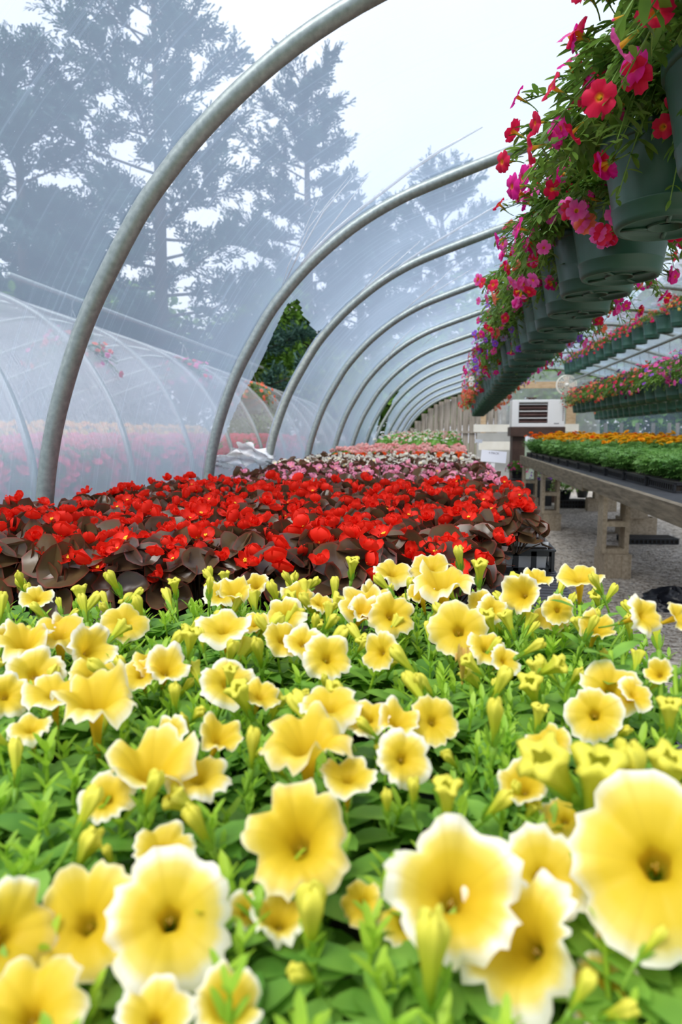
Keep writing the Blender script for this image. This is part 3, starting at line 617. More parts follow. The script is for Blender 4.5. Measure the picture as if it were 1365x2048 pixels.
# ------------------------------------------------------------------ trays and bench on the left
BT=ZC-.362        # bench top
def traymesh(sx,sy,h,soil=True,ins=False,web=True):
    b=MB(); t=.003
    def wall(x0,y0,x1,y1):
        # slanted wall with a row of slots cut in it
        L_=math.hypot(x1-x0,y1-y0); n=max(3,int(L_/.042)); dx,dy=(x1-x0)/n,(y1-y0)/n
        for (z0,z1) in ((0,.010),(h-.016,h)):
            b.box(((x0+x1)/2,(y0+y1)/2,(z0+z1)/2),(max(abs(x1-x0),t),max(abs(y1-y0),t),z1-z0))
        for i in range(n+1):
            b.box((x0+dx*i,y0+dy*i,h/2),(.014 if abs(dx)>abs(dy) else t,.014 if abs(dy)>abs(dx) else t,h-.004))
    X,Y=sx/2,sy/2
    for a in((-X,-Y,X,-Y),(X,-Y,X,Y),(-X,Y,X,Y),(-X,-Y,-X,Y)): wall(*a)
    for s in(-1,1):
        b.box((0,s*(Y+.004),h),(sx+.014,.011,.004)); b.box((s*(X+.004),0,h),(.011,sy+.014,.004))
    b.box((0,0,.003),(sx,sy,.004))
    return b
TB=traymesh(.272,.52,.058).mesh('tray',M['black'],False)
ib=MB()
for s in(-1,1):
    for j in range(-1,2):
        pass
for i in range(3):
    for j in range(4):
        cx=-.087+.087*i; cy=-.188+.125*j
        ib.lathe([(.054,.004),(.060,.070),(.0615,.076),(.0615,.066)],4,0,Matrix.Translation((cx,cy,0))@Matrix.Rotation(PI/4,4,'Z')@Matrix.Diagonal((1,1,1,1)))
IB=ib.mesh('cell_insert',M['insert'],False)
sb=MB(); sb.box((0,0,.03),(.262,.51,.056)); SB=sb.mesh('soil',M['soil'],False)
sb=MB(); sb.box((0,0,.0605),(.25,.50,.003)); SB2=sb.mesh('soil',M['soil'],False)
def tray(x,y,z,lab,grp,ins=False,rz=0,sc=1):
    o=link('nursery_tray',TB); o.location=(x,y,z); o.rotation_euler=(0,0,rz); o.scale=(sc,sc,sc); tag(o,lab,'tray',grp)
    if ins: link('cell_insert',IB,o)
    if not ins: link('soil',SB,o)
    else: link('soil',SB2,o)
    return o
cols=[.125-.285*i for i in range(5)]
nm=['right-hand','second from right','middle','fourth from right','left-hand']
for j in range(3):
    for i,x in enumerate(cols[:4] if j<1 else cols):
        y=.33+.53*j if j<2 else None
        if y is None: continue
        if j==0 and x<-.5: continue
        tray(x-(.0 if j==0 else .055),y,BT+.004,'black tray under the yellow petunias, %s column, %s from the camera'%(nm[i],ordn(j)),'trays under the yellow petunias')
for j in range(20):
    y=2.115+.53*j
    if y>12.6: break
    for i,x in enumerate(cols):
        tray(x,y,BT+.004,'black tray of bedding plants in the %s column, %s behind the petunias'%(nm[i],ordn(j)),'trays under the long begonia bed',ins=(i==0 and j<3))
for i,x in enumerate(cols[1:]): tray(x-.02,1.585,BT+.004,'black tray at the front of the red begonias, %s column'%nm[i+1],'trays under the long begonia bed')
# round black pot and tray corner beside the petunias
b=MB(); b.lathe([(.045,0),(.058,.062),(.063,.064),(.063,.070),(.059,.070),(.054,.058)],36)
o=b.build('flower_pot',M['black']); o.location=(.30,.66,BT+.004); tag(o,'round black plastic pot at the right edge of the petunia bed','pot'); 
b=MB(); b.lathe([(.001,.05),(.055,.05)],24); b.build('soil',M['soil'],o)
def bench(name,x0,x1,y0,y1,zt,lab,slat=.03):
    r=empty(name,((x0+x1)/2,(y0+y1)/2,0)); tag(r,lab,'bench'); c=Vector(((x0+x1)/2,(y0+y1)/2,0)); b=MB(); n=int((y1-y0)/slat)
    for i in range(n+1): b.box((0,y0+(y1-y0)*i/n-c.y,zt-.006),(x1-x0,.012,.010))
    m=int((x1-x0)/.095)
    for i in range(m+1): b.box((x0+(x1-x0)*i/m-c.x,0,zt-.011),(.009,y1-y0,.016))
    b.build('mesh_top',M['mesh'],r,False); return r,c
r,c=bench('left_bench',-1.12,.275,.05,12.7,BT,'long low bench with black mesh top carrying petunias and begonias')
r.name='plant_bench'
for s,x in((0,-1.09),(1,.235)):
    b=MB(); b.box((x-c.x,0,BT-.075),(.045,12.6,.11)); b.build('beam',M['wood'],r,False)
for k in range(6):
    for x in(-1.0,.16): b=MB(); b.box((x-c.x,.4+2.4*k-c.y,(BT-.13)/2),(.09,.09,BT-.13)); b.build('leg',M['wood'],r,False)
# ------------------------------------------------------------------ table on the right
def blockmesh(upright=True):
    # hollow two-core block: 0.20 x 0.20 x 0.40
    b=MB(); t=.032
    # axis: long side along z when upright, cores running along y
    W_,D_,H_=.20,.20,.40
    b.box((-W_/2+t/2,0,H_/2),(t,D_,H_)); b.box((W_/2-t/2,0,H_/2),(t,D_,H_))
    for z in(t/2,H_/2,H_-t/2): b.box((0,0,z),(W_-2*t,D_,t))
    return b
BLK=blockmesh().mesh('concrete_block',M['block'],False)
def lowblock():
    b=MB(); t=.032; b.box((-.10+t/2,0,.095),(t,.40,.19)); b.box((.10-t/2,0,.095),(t,.40,.19))
    for y in(-.2+t/2,0,.2-t/2): b.box((0,y,.095),(.2-2*t,t,.19))
    for x in(-.055,.055): b.box((x,-.203,.095),(.05,.008,.19))
    return b
BLL=lowblock().mesh('concrete_block',M['block'],False)
TT=ZC-.33
TX0,TX1,TY0,TY1=1.05,2.30,3.2,10.9
def pier(x,y,lab,rz=0):
    o=link('concrete_block',BLL); o.location=(x+.02,y+.08,0); o.rotation_euler=(0,0,rz); tag(o,'lower concrete block lying flat, '+lab,'concrete block','blocks carrying the marigold table')
    o=link('concrete_block',BLK); o.location=(x,y,.192); o.rotation_euler=(0,0,rz); o.scale=(1,1,(TT-.135-.192)/.4); tag(o,'upper concrete block standing on end, '+lab,'concrete block','blocks carrying the marigold table')
pier(1.27,5.75,'front pier nearest the camera under the marigold table')
pier(1.15,8.5,'middle front pier under the marigold table',0)
pier(1.14,10.6,'far front pier under the marigold table',0)
pier(2.05,8.2,'back pier under the marigold table',PI/2); pier(2.15,5.2,'back pier near the camera under the table',PI/2); pier(2.15,10.6,'far back pier under the table',PI/2)
r,c=bench('wooden_table',TX0,TX1,TY0,TY1,TT,'weathered wooden table with black mesh top carrying marigolds',.035); 
for (ya,yb,h) in((TY0,5.70,.095),(5.72,TY1,.125)):
    for x in(TX0-.01,TX1):
        b=MB(); b.box((x-c.x,(ya+yb)/2-c.y,TT-.012-h/2+.02),(.045,yb-ya,h)); b.build('beam',M['wood'],r,False)
for y in(TY1,5.72,8.4,TY0):
    b=MB(); b.box((0,y-c.y,TT-.07),(TX1-TX0,.045,.09)); b.build('crossbeam',M['wood'],r,False)
def marifol(seed,Hh=.20,n=34,R=.13):
    rr=random.Random(seed); b=MB()
    for i in range(n):
        a=rr.random()*6.28; q=rr.random()**.5; top=Vector((cos(a)*q*R,sin(a)*q*R,Hh*(1-.3*q*q)*rr.uniform(.7,1.05))); base=Vector((cos(a)*q*.03,sin(a)*q*.03,0))
        b.tube([base,top],.002,3,cap=False)
        for j in range(9):
            p=base.lerp(top,.25+.75*j/8); aa=j*2.2+rr.random(); d=Vector((cos(aa),sin(aa),rr.uniform(-.1,.7))); Ln=rr.uniform(.03,.055)
            for h in range(-1,2): leaf(b,p,d+d.cross(Vector((0,0,1)))*h*.5,Vector((0,0,1)),Ln,Ln*.22,seg=3)
    return b
def pompon(R,seed,mi=0):
    rr=random.Random(seed); b=MB()
    for ring in range(4):
        n=[12,10,7,4][ring]
        for k in range(n): petalshape(b,k*2*PI/n+ring*.4,R*(1-.2*ring),R*.7,.25,.1+.42*ring,mi)
    return b
MF=[marifol(300+i).mesh('foliage',M['mleaf']) for i in range(3)]; MFn=[marifol(310+i,Hh=.17,n=34,R=.13).mesh('foliage',M['mleaf']) for i in range(2)]
MP=[pompon(1,i).mesh('flower',M['marigold']) for i in range(2)]; MO=pompon(1,5).mesh('flower',M['orangemar'])
rr=random.Random(17); Y=4.25; ri=0
while Y<10.75:
    X=1.36-(Y-4.2)*.022; ci=0
    while X<2.35:
        x=X+rr.uniform(-.03,.03); y=Y+rr.uniform(-.03,.03); sc=rr.uniform(.95,1.15)*(1+.02*(Y-4)); r=empty('marigold',(x,y,TT+.05),rr.random()*6.28,sc)
        orange=(ci>=3) or Y>6.6
        tag(r,('orange marigold' if orange else 'green flowerless marigold')+' on wooden table, %s row from near end, %s from aisle'%(ordn(ri),ordn(ci)),'marigold','marigolds on the wooden table')
        link('foliage',rr.choice(MF if orange else MFn),r)
        nf=rr.choice([9,10,12]) if orange else rr.choice([0,0,0,1]); 
        if Y<6.6 and ci>=3: nf=rr.choice([3,4,6])
        if ci==0 and Y<7.6: nf=min(nf,1)
        elif ci<3 and Y>6.4: nf=rr.choice([6,7,9])
        for k in range(nf):
            a=rr.random()*6.28; q=.11*rr.random()**.5; dark=(Y>10.0 or rr.random()<.10)
            link('flower',MO if dark else rr.choice(MP),r,Matrix.Translation((cos(a)*q,sin(a)*q,.218-q*.4+rr.random()*.03))@aim((rr.uniform(-.4,.4),rr.uniform(-.9,.1),1))@Matrix.Scale(rr.uniform(.020,.028),4))
        X+=.195; ci+=1
    Y+=.19; ri+=1
for j in range(12):
    for i in range(4):
        y=4.42+.55*j; x=1.36-(y-4.2)*.022+.29*i
        tray(x+.02,y,TT+.002,'black tray of marigolds, %s from the near end, %s column from the aisle'%(ordn(j),ordn(i)),'trays on the wooden table')
# ------------------------------------------------------------------ hanging baskets
CF=lambda m,s: [corolla(500+s+i,1.0,1.15,ruf=rf,seg=30,rings=(0,.25,.42,.5,.62,.78,.92,1),notch=.26,back=bk,funnel=.12,r0=.08) for i,(rf,bk) in enumerate([(.05,.1),(.09,.25)])]
CM={}
for i,k in enumerate(['magenta','crimson','hotpink','violet','lilac','coral','plum','pyellow','pwhite']):
    CM[k]=[c_.mesh('flower',M[k]) for c_ in CF(k,i*3)]
CCAL=calyx(55,1.15,1.0,stem=1.2,sep=.6).mesh('calyx',M['cstem'])
def cbud(): 
    b=MB(); b.lathe([(.03,0),(.07,.4),(.12,.8),(.10,1.0),(.01,1.05)],8); return b
CBUD=cbud().mesh('flower_bud',M['plum'])
CBP=cbud().mesh('flower_bud',M['hotpink'])
def basketfol(seed,n=135,Rx=.235,Hz=.155,droop=.05,nl=11,ls=1.0,seg=4):
    rr=random.Random(seed); b=MB(); tips=[]
    for i in range(n):
        a=i*2.39996+rr.uniform(-.3,.3); q=((i+.5)/n); el=PI/2*(1-q**.8)*1.0-.25*q
        R_=rr.uniform(.72,1.12)
        tip=Vector((cos(a)*cos(el)*Rx*R_,sin(a)*cos(el)*Rx*R_,Hz*sin(el)*R_+.01-droop*q*rr.random()))
        base=Vector((cos(a)*.06*q,sin(a)*.06*q,-.02)); mid=base.lerp(tip,.55)+Vector((0,0,.045*R_))
        if tip.z<.0: mid.z=max(mid.z,.03)
        P=[base,base.lerp(mid,.6)+Vector((0,0,.01)),mid,mid.lerp(tip,.55)+Vector((0,0,.008)),tip]
        b.tube(P,[.002,.0018,.0015,.0013,.001],4,mi=1,cap=False); tips.append((tip,(tip-mid).normalized()))
        for j in range(nl):
            t=.35+.65*j/(nl-1); k=min(int(t*4),3); p=P[k].lerp(P[k+1],t*4-k)
            for h in(0,1):
                aa=rr.random()*6.28; d=(tip-mid).normalized()*.55+Vector((cos(aa),sin(aa),rr.uniform(-.2,.9)))*.8; Ln=rr.uniform(.018,.032)*ls*(1 if j<nl-2 else .6)
                leaf(b,p,d,Vector((0,0,1)),Ln,Ln*rr.uniform(.26,.36),seg=seg,curl=.3,fold=.15)
    return b,tips
BFO=[]
for i in range(3):
    bb,tips=basketfol(700+i,ls=1.3,droop=.11); BFO.append((bb.mesh('foliage',[M['cleaf'],M['cstem']]),tips))
bb,tips=basketfol(710,n=90,nl=7,ls=1.35,seg=3); BFF=(bb.mesh('foliage',[M['cleaf'],M['cstem']]),tips)
def potmesh():
    b=MB(); H_=.168
    b.lathe([(.035,.006),(.085,.006),(.086,0),(.094,0),(.099,.010),(.1025,.034),(.1045,.036),(.1045,.039),(.1035,.041),(.121,.148),(.126,.150),(.129,.152),(.130,.168),(.126,.168),(.124,.150),(.10,.03)],44)
    b.lathe([(.022,.014),(.030,.014),(.032,.002),(.036,.002),(.036,.006)],24)
    for k in range(4):
        a=k*PI/2+.4; b.box((cos(a)*.060,sin(a)*.060,.004),(.050,.008,.006),rz=a)
    return b
POT=potmesh().mesh('pot',M['pot'])
def mb_disc(r,z):
    b=MB(); b.lathe([(.0005,z),(r,z)],28); return b
PS=mb_disc(.118,.15).mesh('soil',M['soil']); 
b=MB(); 
for k in range(3):
    a=k*2.094+.5; b.tube([(cos(a)*.125,sin(a)*.125,.16),(0,0,.52)],.0016,5)
b.tube([(0,0,.52),(0,0,.56),(.012,0,.578),(0,0,.59),(-.01,0,.58)],.0022,6)
HW=b.mesh('hanger',M['wire'])
def basket(x,y,z,colors,label,grp,rr,sc=1,nfl=40,far=False,hs=1.0,bias=None,fr=.0165,folh=1.0):
    r=empty('hanging_basket',(x,y,z),0,sc); tag(r,label,'hanging basket',grp)
    rz=rr.random()*6.28
    po=link('pot',POT,r,Matrix.Rotation(rz,4,'Z')@Matrix.Diagonal((1,1,hs,1))); link('soil',PS,po)
    link('hanger',HW,r)
    fo,tips=BFF if far else rr.choice(BFO)
    FMx=Matrix.Translation((0,0,.165*hs))@Matrix.Rotation(rz,4,'Z')@Matrix.Diagonal((folh,folh,folh*1.05,1)); link('foliage',fo,r,FMx)
    for k in range(nfl):
        tp,td=rr.choice(tips); p=FMx@tp; out=Vector((p.x,p.y,(p.z-.15)*1.2)).normalized()
        if k%9==8 and not far:
            link('flower_bud',CBUD if rr.random()<.5 else CBP,r,Matrix.Translation(p)@aim(out)@Matrix.Scale(.014,4)); continue
        ax=(out+Vector((rr.uniform(-.6,.6),rr.uniform(-.7,.3),rr.uniform(-.3,.5)))).normalized()
        c_=rr.choice(colors); me=rr.choice(CM[c_]); R_=fr*rr.uniform(.85,1.15)*(1.3 if far else 1)
        f=link('flower',me,r,Matrix.Translation(p+ax*.02)@aim(ax,rr.random()*6)@Matrix.Scale(R_,4))
        if not far: link('calyx',CCAL,f)
    return r
rr=random.Random(88)
GA='hanging baskets of the near left row'
def rowcol(D):
    if D<2.0: return ['magenta','crimson','crimson','hotpink','magenta']
    if D<3.9: return ['magenta','hotpink','hotpink','crimson','magenta','coral']
    if D<6.2: return ['violet','lilac','violet','magenta','crimson']
    if D<7.4: return ['lilac','violet','hotpink','pwhite']
    return ['coral','coral','crimson']
for k in range(34):
    D=([.95,1.28,1.60,2.05,2.28,2.60,2.93]+[3.26+.34*j for j in range(40)])[k]; z=ZC+.425-.0125*(D-1.6)
    basket(.425+rr.uniform(-.008,.008)+([.06,.035,.015,.01][k] if k<4 else 0),D,z,rowcol(D),'green hanging basket, %s from the camera in the near left row'%ordn(k),GA,rr,nfl=112 if D<3 else (75 if D<5 else 55),far=D>5,sc=1.05,fr=.0235 if D<2.2 else .0205,folh=1.2)
# the pipes carrying the rows
def pipe(x0,y0,z0,x1,y1,z1,lab,r=.017):
    b=MB(); b.tube([(x0,y0,z0),(x1,y1,z1)],r,10); tag(b.build('support_pipe',M['galv']),lab,'pipe','pipes the baskets hang from')
zA=lambda D: ZC+.425-.0125*(D-1.6)
pipe(.425,.5,zA(.5)+.592-.02,.425,12.7,zA(12.7)+.592-.02,'long steel pipe above the near left row of hanging baskets')
for k in range(17):
    D=6.32+.44*k; x=2.42-.055*(D-7.2); z=ZC+1.14-.012*(D-7.5)
    cols_=['crimson','magenta','crimson','coral'] if k>2 else ['magenta','pwhite','hotpink']
    if k in(4,6,7): cols_=['crimson','crimson','magenta','pyellow']
    if k>12: cols_=['coral','violet','crimson']
    basket(x,D,z,cols_,'green hanging basket, %s from the camera in the high right row'%ordn(k),'hanging baskets of the high right row',rr,sc=.86,nfl=52,far=True,hs=1.35,folh=.85)
pipe(2.45,6.6,ZC+1.14+.515,2.05,14,ZC+1.06+.50,'long steel pipe above the high right row of hanging baskets')
for k in range(20):
    D=5.0+.36*k; x=2.02; z=ZC+.30+.002*k
    if D<7.2: cols_=['magenta','hotpink','hotpink','hotpink','violet']
    elif D<8.6: cols_=['hotpink','coral','crimson','plum','magenta']
    else: cols_=['coral','plum','coral','plum','crimson']
    basket(x,D,z,cols_,'green hanging basket, %s from the camera in the low right row'%ordn(k),'hanging baskets of the low right row',rr,sc=1.0,nfl=55,far=True,folh=1.3)
pipe(2.02,4.4,ZC+.30+.57,2.02,12.5,ZC+.34+.57,'long steel pipe above the low right row of hanging baskets')
for k in range(15):
    D=8.2+.36*k; basket(2.62,D,ZC+.255,['coral','hotpink'],'small green hanging basket, %s in the row behind the low right row'%ordn(k),'hanging baskets behind the low right row',rr,sc=.95,nfl=10,far=True,folh=.8)
pipe(2.62,7.8,ZC+.255+.54,2.62,13.6,ZC+.255+.54,'long steel pipe above the rearmost right row of hanging baskets')
# a dangling shoot of dark red flowers under the near row
# ------------------------------------------------------------------ far end wall
YE=15.45
def zin(x,Y=15.35):      # height of the hoop at x
    for i in range(len(PR)-1):
        if PR[i][0]<=x<=PR[i+1][0] and PR[i+1][0]>PR[i][0]:
            t=(x-PR[i][0])/(PR[i+1][0]-PR[i][0]); return ZC+PR[i][1]+(PR[i+1][1]-PR[i][1])*t+slope(Y)
    return 0
b=MB(); x=-1.15; rr=random.Random(4)
while x<1.05:
    w_=rr.uniform(.10,.15); zt=min(zin(x),zin(min(x+w_,3)))-.03; 
    if zt>.1: b.box((x+w_/2,YE+rr.uniform(-.006,.006),zt/2),(w_-.009,.022,zt))
    x+=w_
b.box((-.05,YE-.03,ZC-.02+.06),(2.1,.03,.045)); b.box((-.62,YE-.035,.7),(.06,.04,1.5))
struct(b.build('wall_back',M['fence'],smooth=False))
b=MB(); x=3.0
while x<5.1:
    w_=.13; zt=min(zin(x),zin(min(x+w_,5.2)))-.05
    if int(x*10)%3!=0 and zt>.1: b.box((x+w_/2,YE+.25,min(zt,1.35)/2),(.07,.03,min(zt,1.35)))
    x+=.16
tag(b.build('picket_fence',M['fence'],smooth=False),'row of grey pickets beyond the right end of the tunnel','fence')
def wavy(name,x0,x1,z0,z1,Y,m,seed,amp=.02,n=70,mm=50,top=None):
    rr=random.Random(seed); P=[rr.uniform(0,6.28) for _ in range(8)]; vs=[];uv=[]
    for j in range(mm+1):
        for i in range(n+1):
            u=i/n;v=j/mm; X=x0+(x1-x0)*u; zt=z1 if top is None else min(z1,top(X)); Z=z0+(zt-z0)*v
            y=Y+amp*(sin(X*9+Z*14+P[0])+.7*sin(X*21-Z*17+P[1])+.5*sin(X*5+Z*33+P[2])+.35*sin(X*44+Z*9+P[3]))
            vs.append((X,y,Z)); uv.append((X,Z))
    b=MB(); b.add(vs,[(j*(n+1)+i,j*(n+1)+i+1,(j+1)*(n+1)+i+1,(j+1)*(n+1)+i) for j in range(mm) for i in range(n)],0,uv); return b.build(name,m)
o=wavy('plastic_sheet',.92,2.95,.1,2.20,14.9,M['sheet'],1); tag(o,'wrinkled white plastic sheet closing the middle of the end wall','plastic sheet')
o=wavy('plastic_sheet',.7,3.1,2.20,2.9,15.3,M['sheet'],2,top=lambda X:zin(X)-.05); tag(o,'crumpled plastic sheet filling the gable above the tan rail','plastic sheet')
o=wavy('plastic_sheet',2.98,5.1,.1,2.4,15.42,M['film'],3,amp=.012,top=lambda X:zin(X)-.04); tag(o,'thin clear plastic sheet on the right side of the end wall','plastic sheet')
def plank(name,p0,p1,Y,th,m,lab,cat):
    a=at(p0[0],p0[1],Y); c_=at(p1[0],p1[1],Y); b=MB(); b.box(((a.x+c_.x)/2,Y,(a.z+c_.z)/2),(abs(c_.x-a.x),th,abs(c_.z-a.z))); tag(b.build(name,m,smooth=False),lab,cat); 
plank('rail',(1032,764),(1138,776),14.7,.05,M['tan'],'tan timber rail running across the end wall above the heater','rail')
plank('post',(1135,775),(1151,862),14.6,.06,M['tan'],'tan timber post standing right of the white heater','post')
plank('post',(963,800),(971,905),14.8,.06,M['tan'],'reddish timber post at the left edge of the plastic sheet','post')
plank('cream_board',(948,849),(1030,864),14.4,.04,M['cream'],'upper cream board left of the heater stand','board')
plank('cream_board',(958,883),(1036,900),14.4,.04,M['cream'],'lower cream board left of the heater stand','board')
plank('cream_board',(1122,848),(1158,863),14.4,.04,M['cream'],'short cream board right of the heater','board')
plank('grey_panel',(955,866),(1045,960),14.7,.03,simple('grey_board_paint',(.42,.42,.40),(.52,.52,.50),rough=.8,scale=3),'grey panel low on the end wall behind the cream boards','panel')
# heater
HYY=11.9; a=at(1025,798,HYY); c_=at(1129,852,HYY); W_=c_.x-a.x; Hh=a.z-c_.z
ht=empty('unit_heater',((a.x+c_.x)/2,HYY,c_.z)); tag(ht,'white box heater with dark louvres on a brown stand','heater')
b=MB()
# casing: frame round the recessed louvre opening
ox0,ox1,oz0,oz1=-W_*.5+W_*.13,-W_*.5+W_*.68,Hh*.14,Hh*.90
b.box((0,.26,Hh/2),(W_,.36,Hh)); 
b.box((-W_/2+W_*.065,.02,Hh/2),(W_*.13,.14,Hh)); b.box((W_/2-W_*.16,.02,Hh/2),(W_*.32,.14,Hh)); b.box(((ox0+ox1)/2,.02,oz0/2),(ox1-ox0,.14,oz0)); b.box(((ox0+ox1)/2,.02,(oz1+Hh)/2),(ox1-ox0,.14,Hh-oz1))
o=b.build('casing',M['wmetal'],ht,False); mo=o.modifiers.new('bevel','BEVEL'); mo.width=.006; mo.segments=2
b=MB(); b.box(((ox0+ox1)/2,.075,(oz0+oz1)/2),(ox1-ox0,.01,oz1-oz0)); b.build('back_plate',M['dmetal'],ht,False)
for k in range(6):
    z=oz0+(oz1-oz0)*(k+.5)/6; b=MB(); b.box(((ox0+ox1)/2,.0,z),(ox1-ox0-.01,.05,.014)); o=b.build('louvre',M['wmetal'] if k%2 else M['dmetal'],ht,False)
b=MB()
for k in range(8): b.box((W_/2-.03,-.052,Hh*.25+k*Hh*.07),(.018,.006,.012))
b.build('side_vent',M['dmetal'],ht,False)
b=MB(); b.box((W_/2-.13,-.052,Hh*.13),(.08,.004,.012)); b.build('badge',simple('grey_badge',(.25,.25,.27),rough=.5),ht,False)
b=MB(); b.tube([(-.1,.1,Hh),(-.1,.1,Hh+.04)],.05,12); b.box((-.1,.1,Hh+.035),(.16,.1,.02)); b.build('flue_collar',M['brown'],ht,False)
a=at(1022,854,11.75); c_=at(1131,872,11.75)
st=empty('heater_stand',((a.x+c_.x)/2,12.05,0)); tag(st,'dark brown wooden stand carrying the white heater','stand'); W2=c_.x-a.x
b=MB(); b.box((0,0,a.z-.075),(W2,.62,.15)); b.build('top_box',M['brown'],st,False)
for x in(-W2/2+.14,W2/2-.14):
    b=MB(); b.box((x,0,(a.z-.15)/2),(.20,.5,a.z-.15)); b.build('leg',M['brown'],st,False)
ht.location.z=a.z
# fan
p=at(1134,770,14.1); fn=empty('wall_fan',p); tag(fn,'round beige wall fan above the post right of the heater','fan')
R_=.185; b=MB()
for rr_ in(.97,.78,.55,.32): b.tube([(R_*rr_*cos(t*PI/16),-.05+(.97-rr_)*-.03,R_*rr_*sin(t*PI/16)) for t in range(33)],.006 if rr_>.9 else .0035,5,cap=False)
for k in range(18): a=k*PI/9; b.tube([(0,-.075,0),(R_*.97*cos(a),-.05,R_*.97*sin(a))],.0028,4)
b.tube([(R_*cos(t*PI/16),.03,R_*sin(t*PI/16)) for t in range(33)],.012,6,cap=False)
b.build('guard',M['cream'],fn)
b=MB()
for k in range(4):
    a=k*PI/2; vs=[];
    for (r1,th,y) in((.03,-.3,-.01),(.03,.3,.01),(.16,.45,.02),(.165,0,.0),(.15,-.4,-.02)): vs.append((r1*cos(a+th),y,r1*sin(a+th)))
    b.add(vs,[(0,1,2,3,4)])
b.build('blades',simple('beige_fan_blade',(.55,.46,.38),(.62,.54,.46),rough=.5),fn)
b=MB(); b.lathe([(.001,-.085),(.035,-.08),(.04,-.05),(.04,.10),(.001,.11)],18,0,Matrix.Rotation(PI/2,4,'X')@Matrix.Scale(-1,4,(0,0,1))@Matrix.Rotation(0,4,'Z')); b.build('motor',M['cream'],fn)
b=MB(); b.tube([(0,.08,0),(0,.45,-.05)],.012,6); b.build('bracket',M['brown'],fn)
# price signs
def text(s,size,m,parent,loc,name='lettering'):
    cu=bpy.data.curves.new(name,'FONT'); cu.body=s; cu.size=size; cu.align_x='CENTER'; cu.align_y='CENTER'; cu.extrude=.0004; cu.materials.append(m)
    t_=bpy.data.objects.new('t',cu); COL.objects.link(t_); dg=bpy.context.evaluated_depsgraph_get(); me=bpy.data.meshes.new_from_object(t_.evaluated_get(dg)); bpy.data.objects.remove(t_)
    o=bpy.data.objects.new(name,me); COL.objects.link(o); o.parent=parent; o.location=loc; o.rotation_euler=(PI/2,0,0); return o
Msign=simple('laminated_white_card',(.80,.83,.92),(.86,.88,.95),rough=.3,scale=2)
def sign(px,py,wd,Y,lab,lines,tilt=.08):
    p=at(px,py,Y); dpt=(p-CAM).dot(FW); W_=wd/FP*dpt; s=empty('price_sign',p); s.rotation_euler=(0,tilt,-.15); tag(s,lab,'sign')
    b=MB(); b.box((0,0,0),(W_,.003,W_*.46)); b.build('card',Msign,s,False)
    b=MB(); b.box((0,.004,-W_*.33),(W_*.16,.003,W_*.5)); b.build('stake',M['wmetal'],s,False)
    for i,(t,m) in enumerate(lines): text(t,W_*.125,m,s,(0,-.0022,W_*(.13-.13*i)))
ink=simple('grey_ink',(.25,.25,.30),rough=.6); inkr=simple('red_ink',(.65,.20,.25),rough=.6); inkb=simple('blue_ink',(.15,.45,.60),rough=.6)
sign(988,913,50,4.35,'white laminated card on a white stake at the right edge of the pink begonias',[('4 PACK',ink)])
o=scn.objects
sign(958,882,15,9.6,'small white card on a stake at the far right edge of the bed',[])
# plants and trays on the ground under and beyond the table
def mound(name,x,y,z,R,H_,lm,fm,seed,lab,cat,grp=None,nl=260,nf=40,fs=.02,potr=None):
    rr=random.Random(seed); r=empty(name,(x,y,z)); tag(r,lab,cat,grp); b=MB(); f=MB()
    z0=.0
    if potr:
        pb=MB(); pb.lathe([(potr*.7,0),(potr,potr*1.3),(potr*1.06,potr*1.3),(potr*1.06,potr*1.45),(potr*.95,potr*1.45),(potr*.9,potr*1.1),(.001,potr*1.1)],18); pb.build('pot',M['black'],r); z0=potr*1.1
    for i in range(nl):
        d=rdir(rr,math.asin(rr.random()**.7)); q=rr.uniform(.45,1); p=Vector((d.x*R*q,d.y*R*q,z0+d.z*H_*q)); leaf(b,p,(d+rdir(rr,rr.uniform(-.5,1))*.9),Vector((0,0,1)),R*.30,R*.14,seg=3)
    for i in range(12): a=rr.random()*6.28; b.tube([(0,0,z0-.02 if potr else 0),(cos(a)*R*.6,sin(a)*R*.6,z0+H_*.7)],R*.012,3,cap=False)
    for i in range(nf):
        d=rdir(rr,math.asin(rr.random()**.9)); p=Vector((d.x*R*1.02,d.y*R*1.02,z0+d.z*H_*1.05))
        cb=BFb[rr.choice([0,1,3])][0]; f.merge(cb,Matrix.Translation(p)@aim(d+Vector((0,0,.3)),rr.random()*6)@Matrix.Scale(fs*rr.uniform(.8,1.25),4),0)
    b.build('foliage',lm,r); f.build('flowers',fm,r); return r
mound('potted_calibrachoa',1.02,11.35,.42,.17,.16,M['cleaf'],M['hotpink'] and petal('plain_pink_petal',[(0,(.8,.05,.3)),(1,(.85,.08,.42))]),1,'pink-flowered potted plant left of the far corner of the wooden table','potted plant',potr=.09)
MV=petal('plain_violet_petal',[(0,(.3,.06,.6)),(1,(.32,.08,.7))])
mound('potted_flower',1.42,11.6,.30,.16,.2,M['tleaf2'],MV,2,'violet-flowered potted plant under the far end of the table','potted plant',potr=.09)
mound('potted_flower',1.72,11.1,.12,.22,.30,M['tleaf'],M['white'],3,'green plant with small white flowers on dark trays beyond the table','potted plant',potr=.1,fs=.014)
mound('potted_flower',2.05,11.5,.12,.22,.28,M['tleaf'],petal('plain_magenta_petal',[(0,(.8,.03,.3)),(1,(.8,.05,.4))]),4,'green plant with magenta flowers on dark trays beyond the table','potted plant',potr=.1,fs=.014)
b=MB(); b.box((1.2,11.45,.2),(.7,.4,.4)); tag(b.build('black_crate',M['black'],smooth=False),'black crate under the pink potted plant beyond the table','crate')
tray(1.9,11.1,.002,'black tray on the gravel beyond the table, lower','trays on the gravel',rz=PI/2,sc=1.0); tray(1.9,11.12,.062,'black tray on the gravel beyond the table, upper','trays on the gravel',rz=PI/2); 
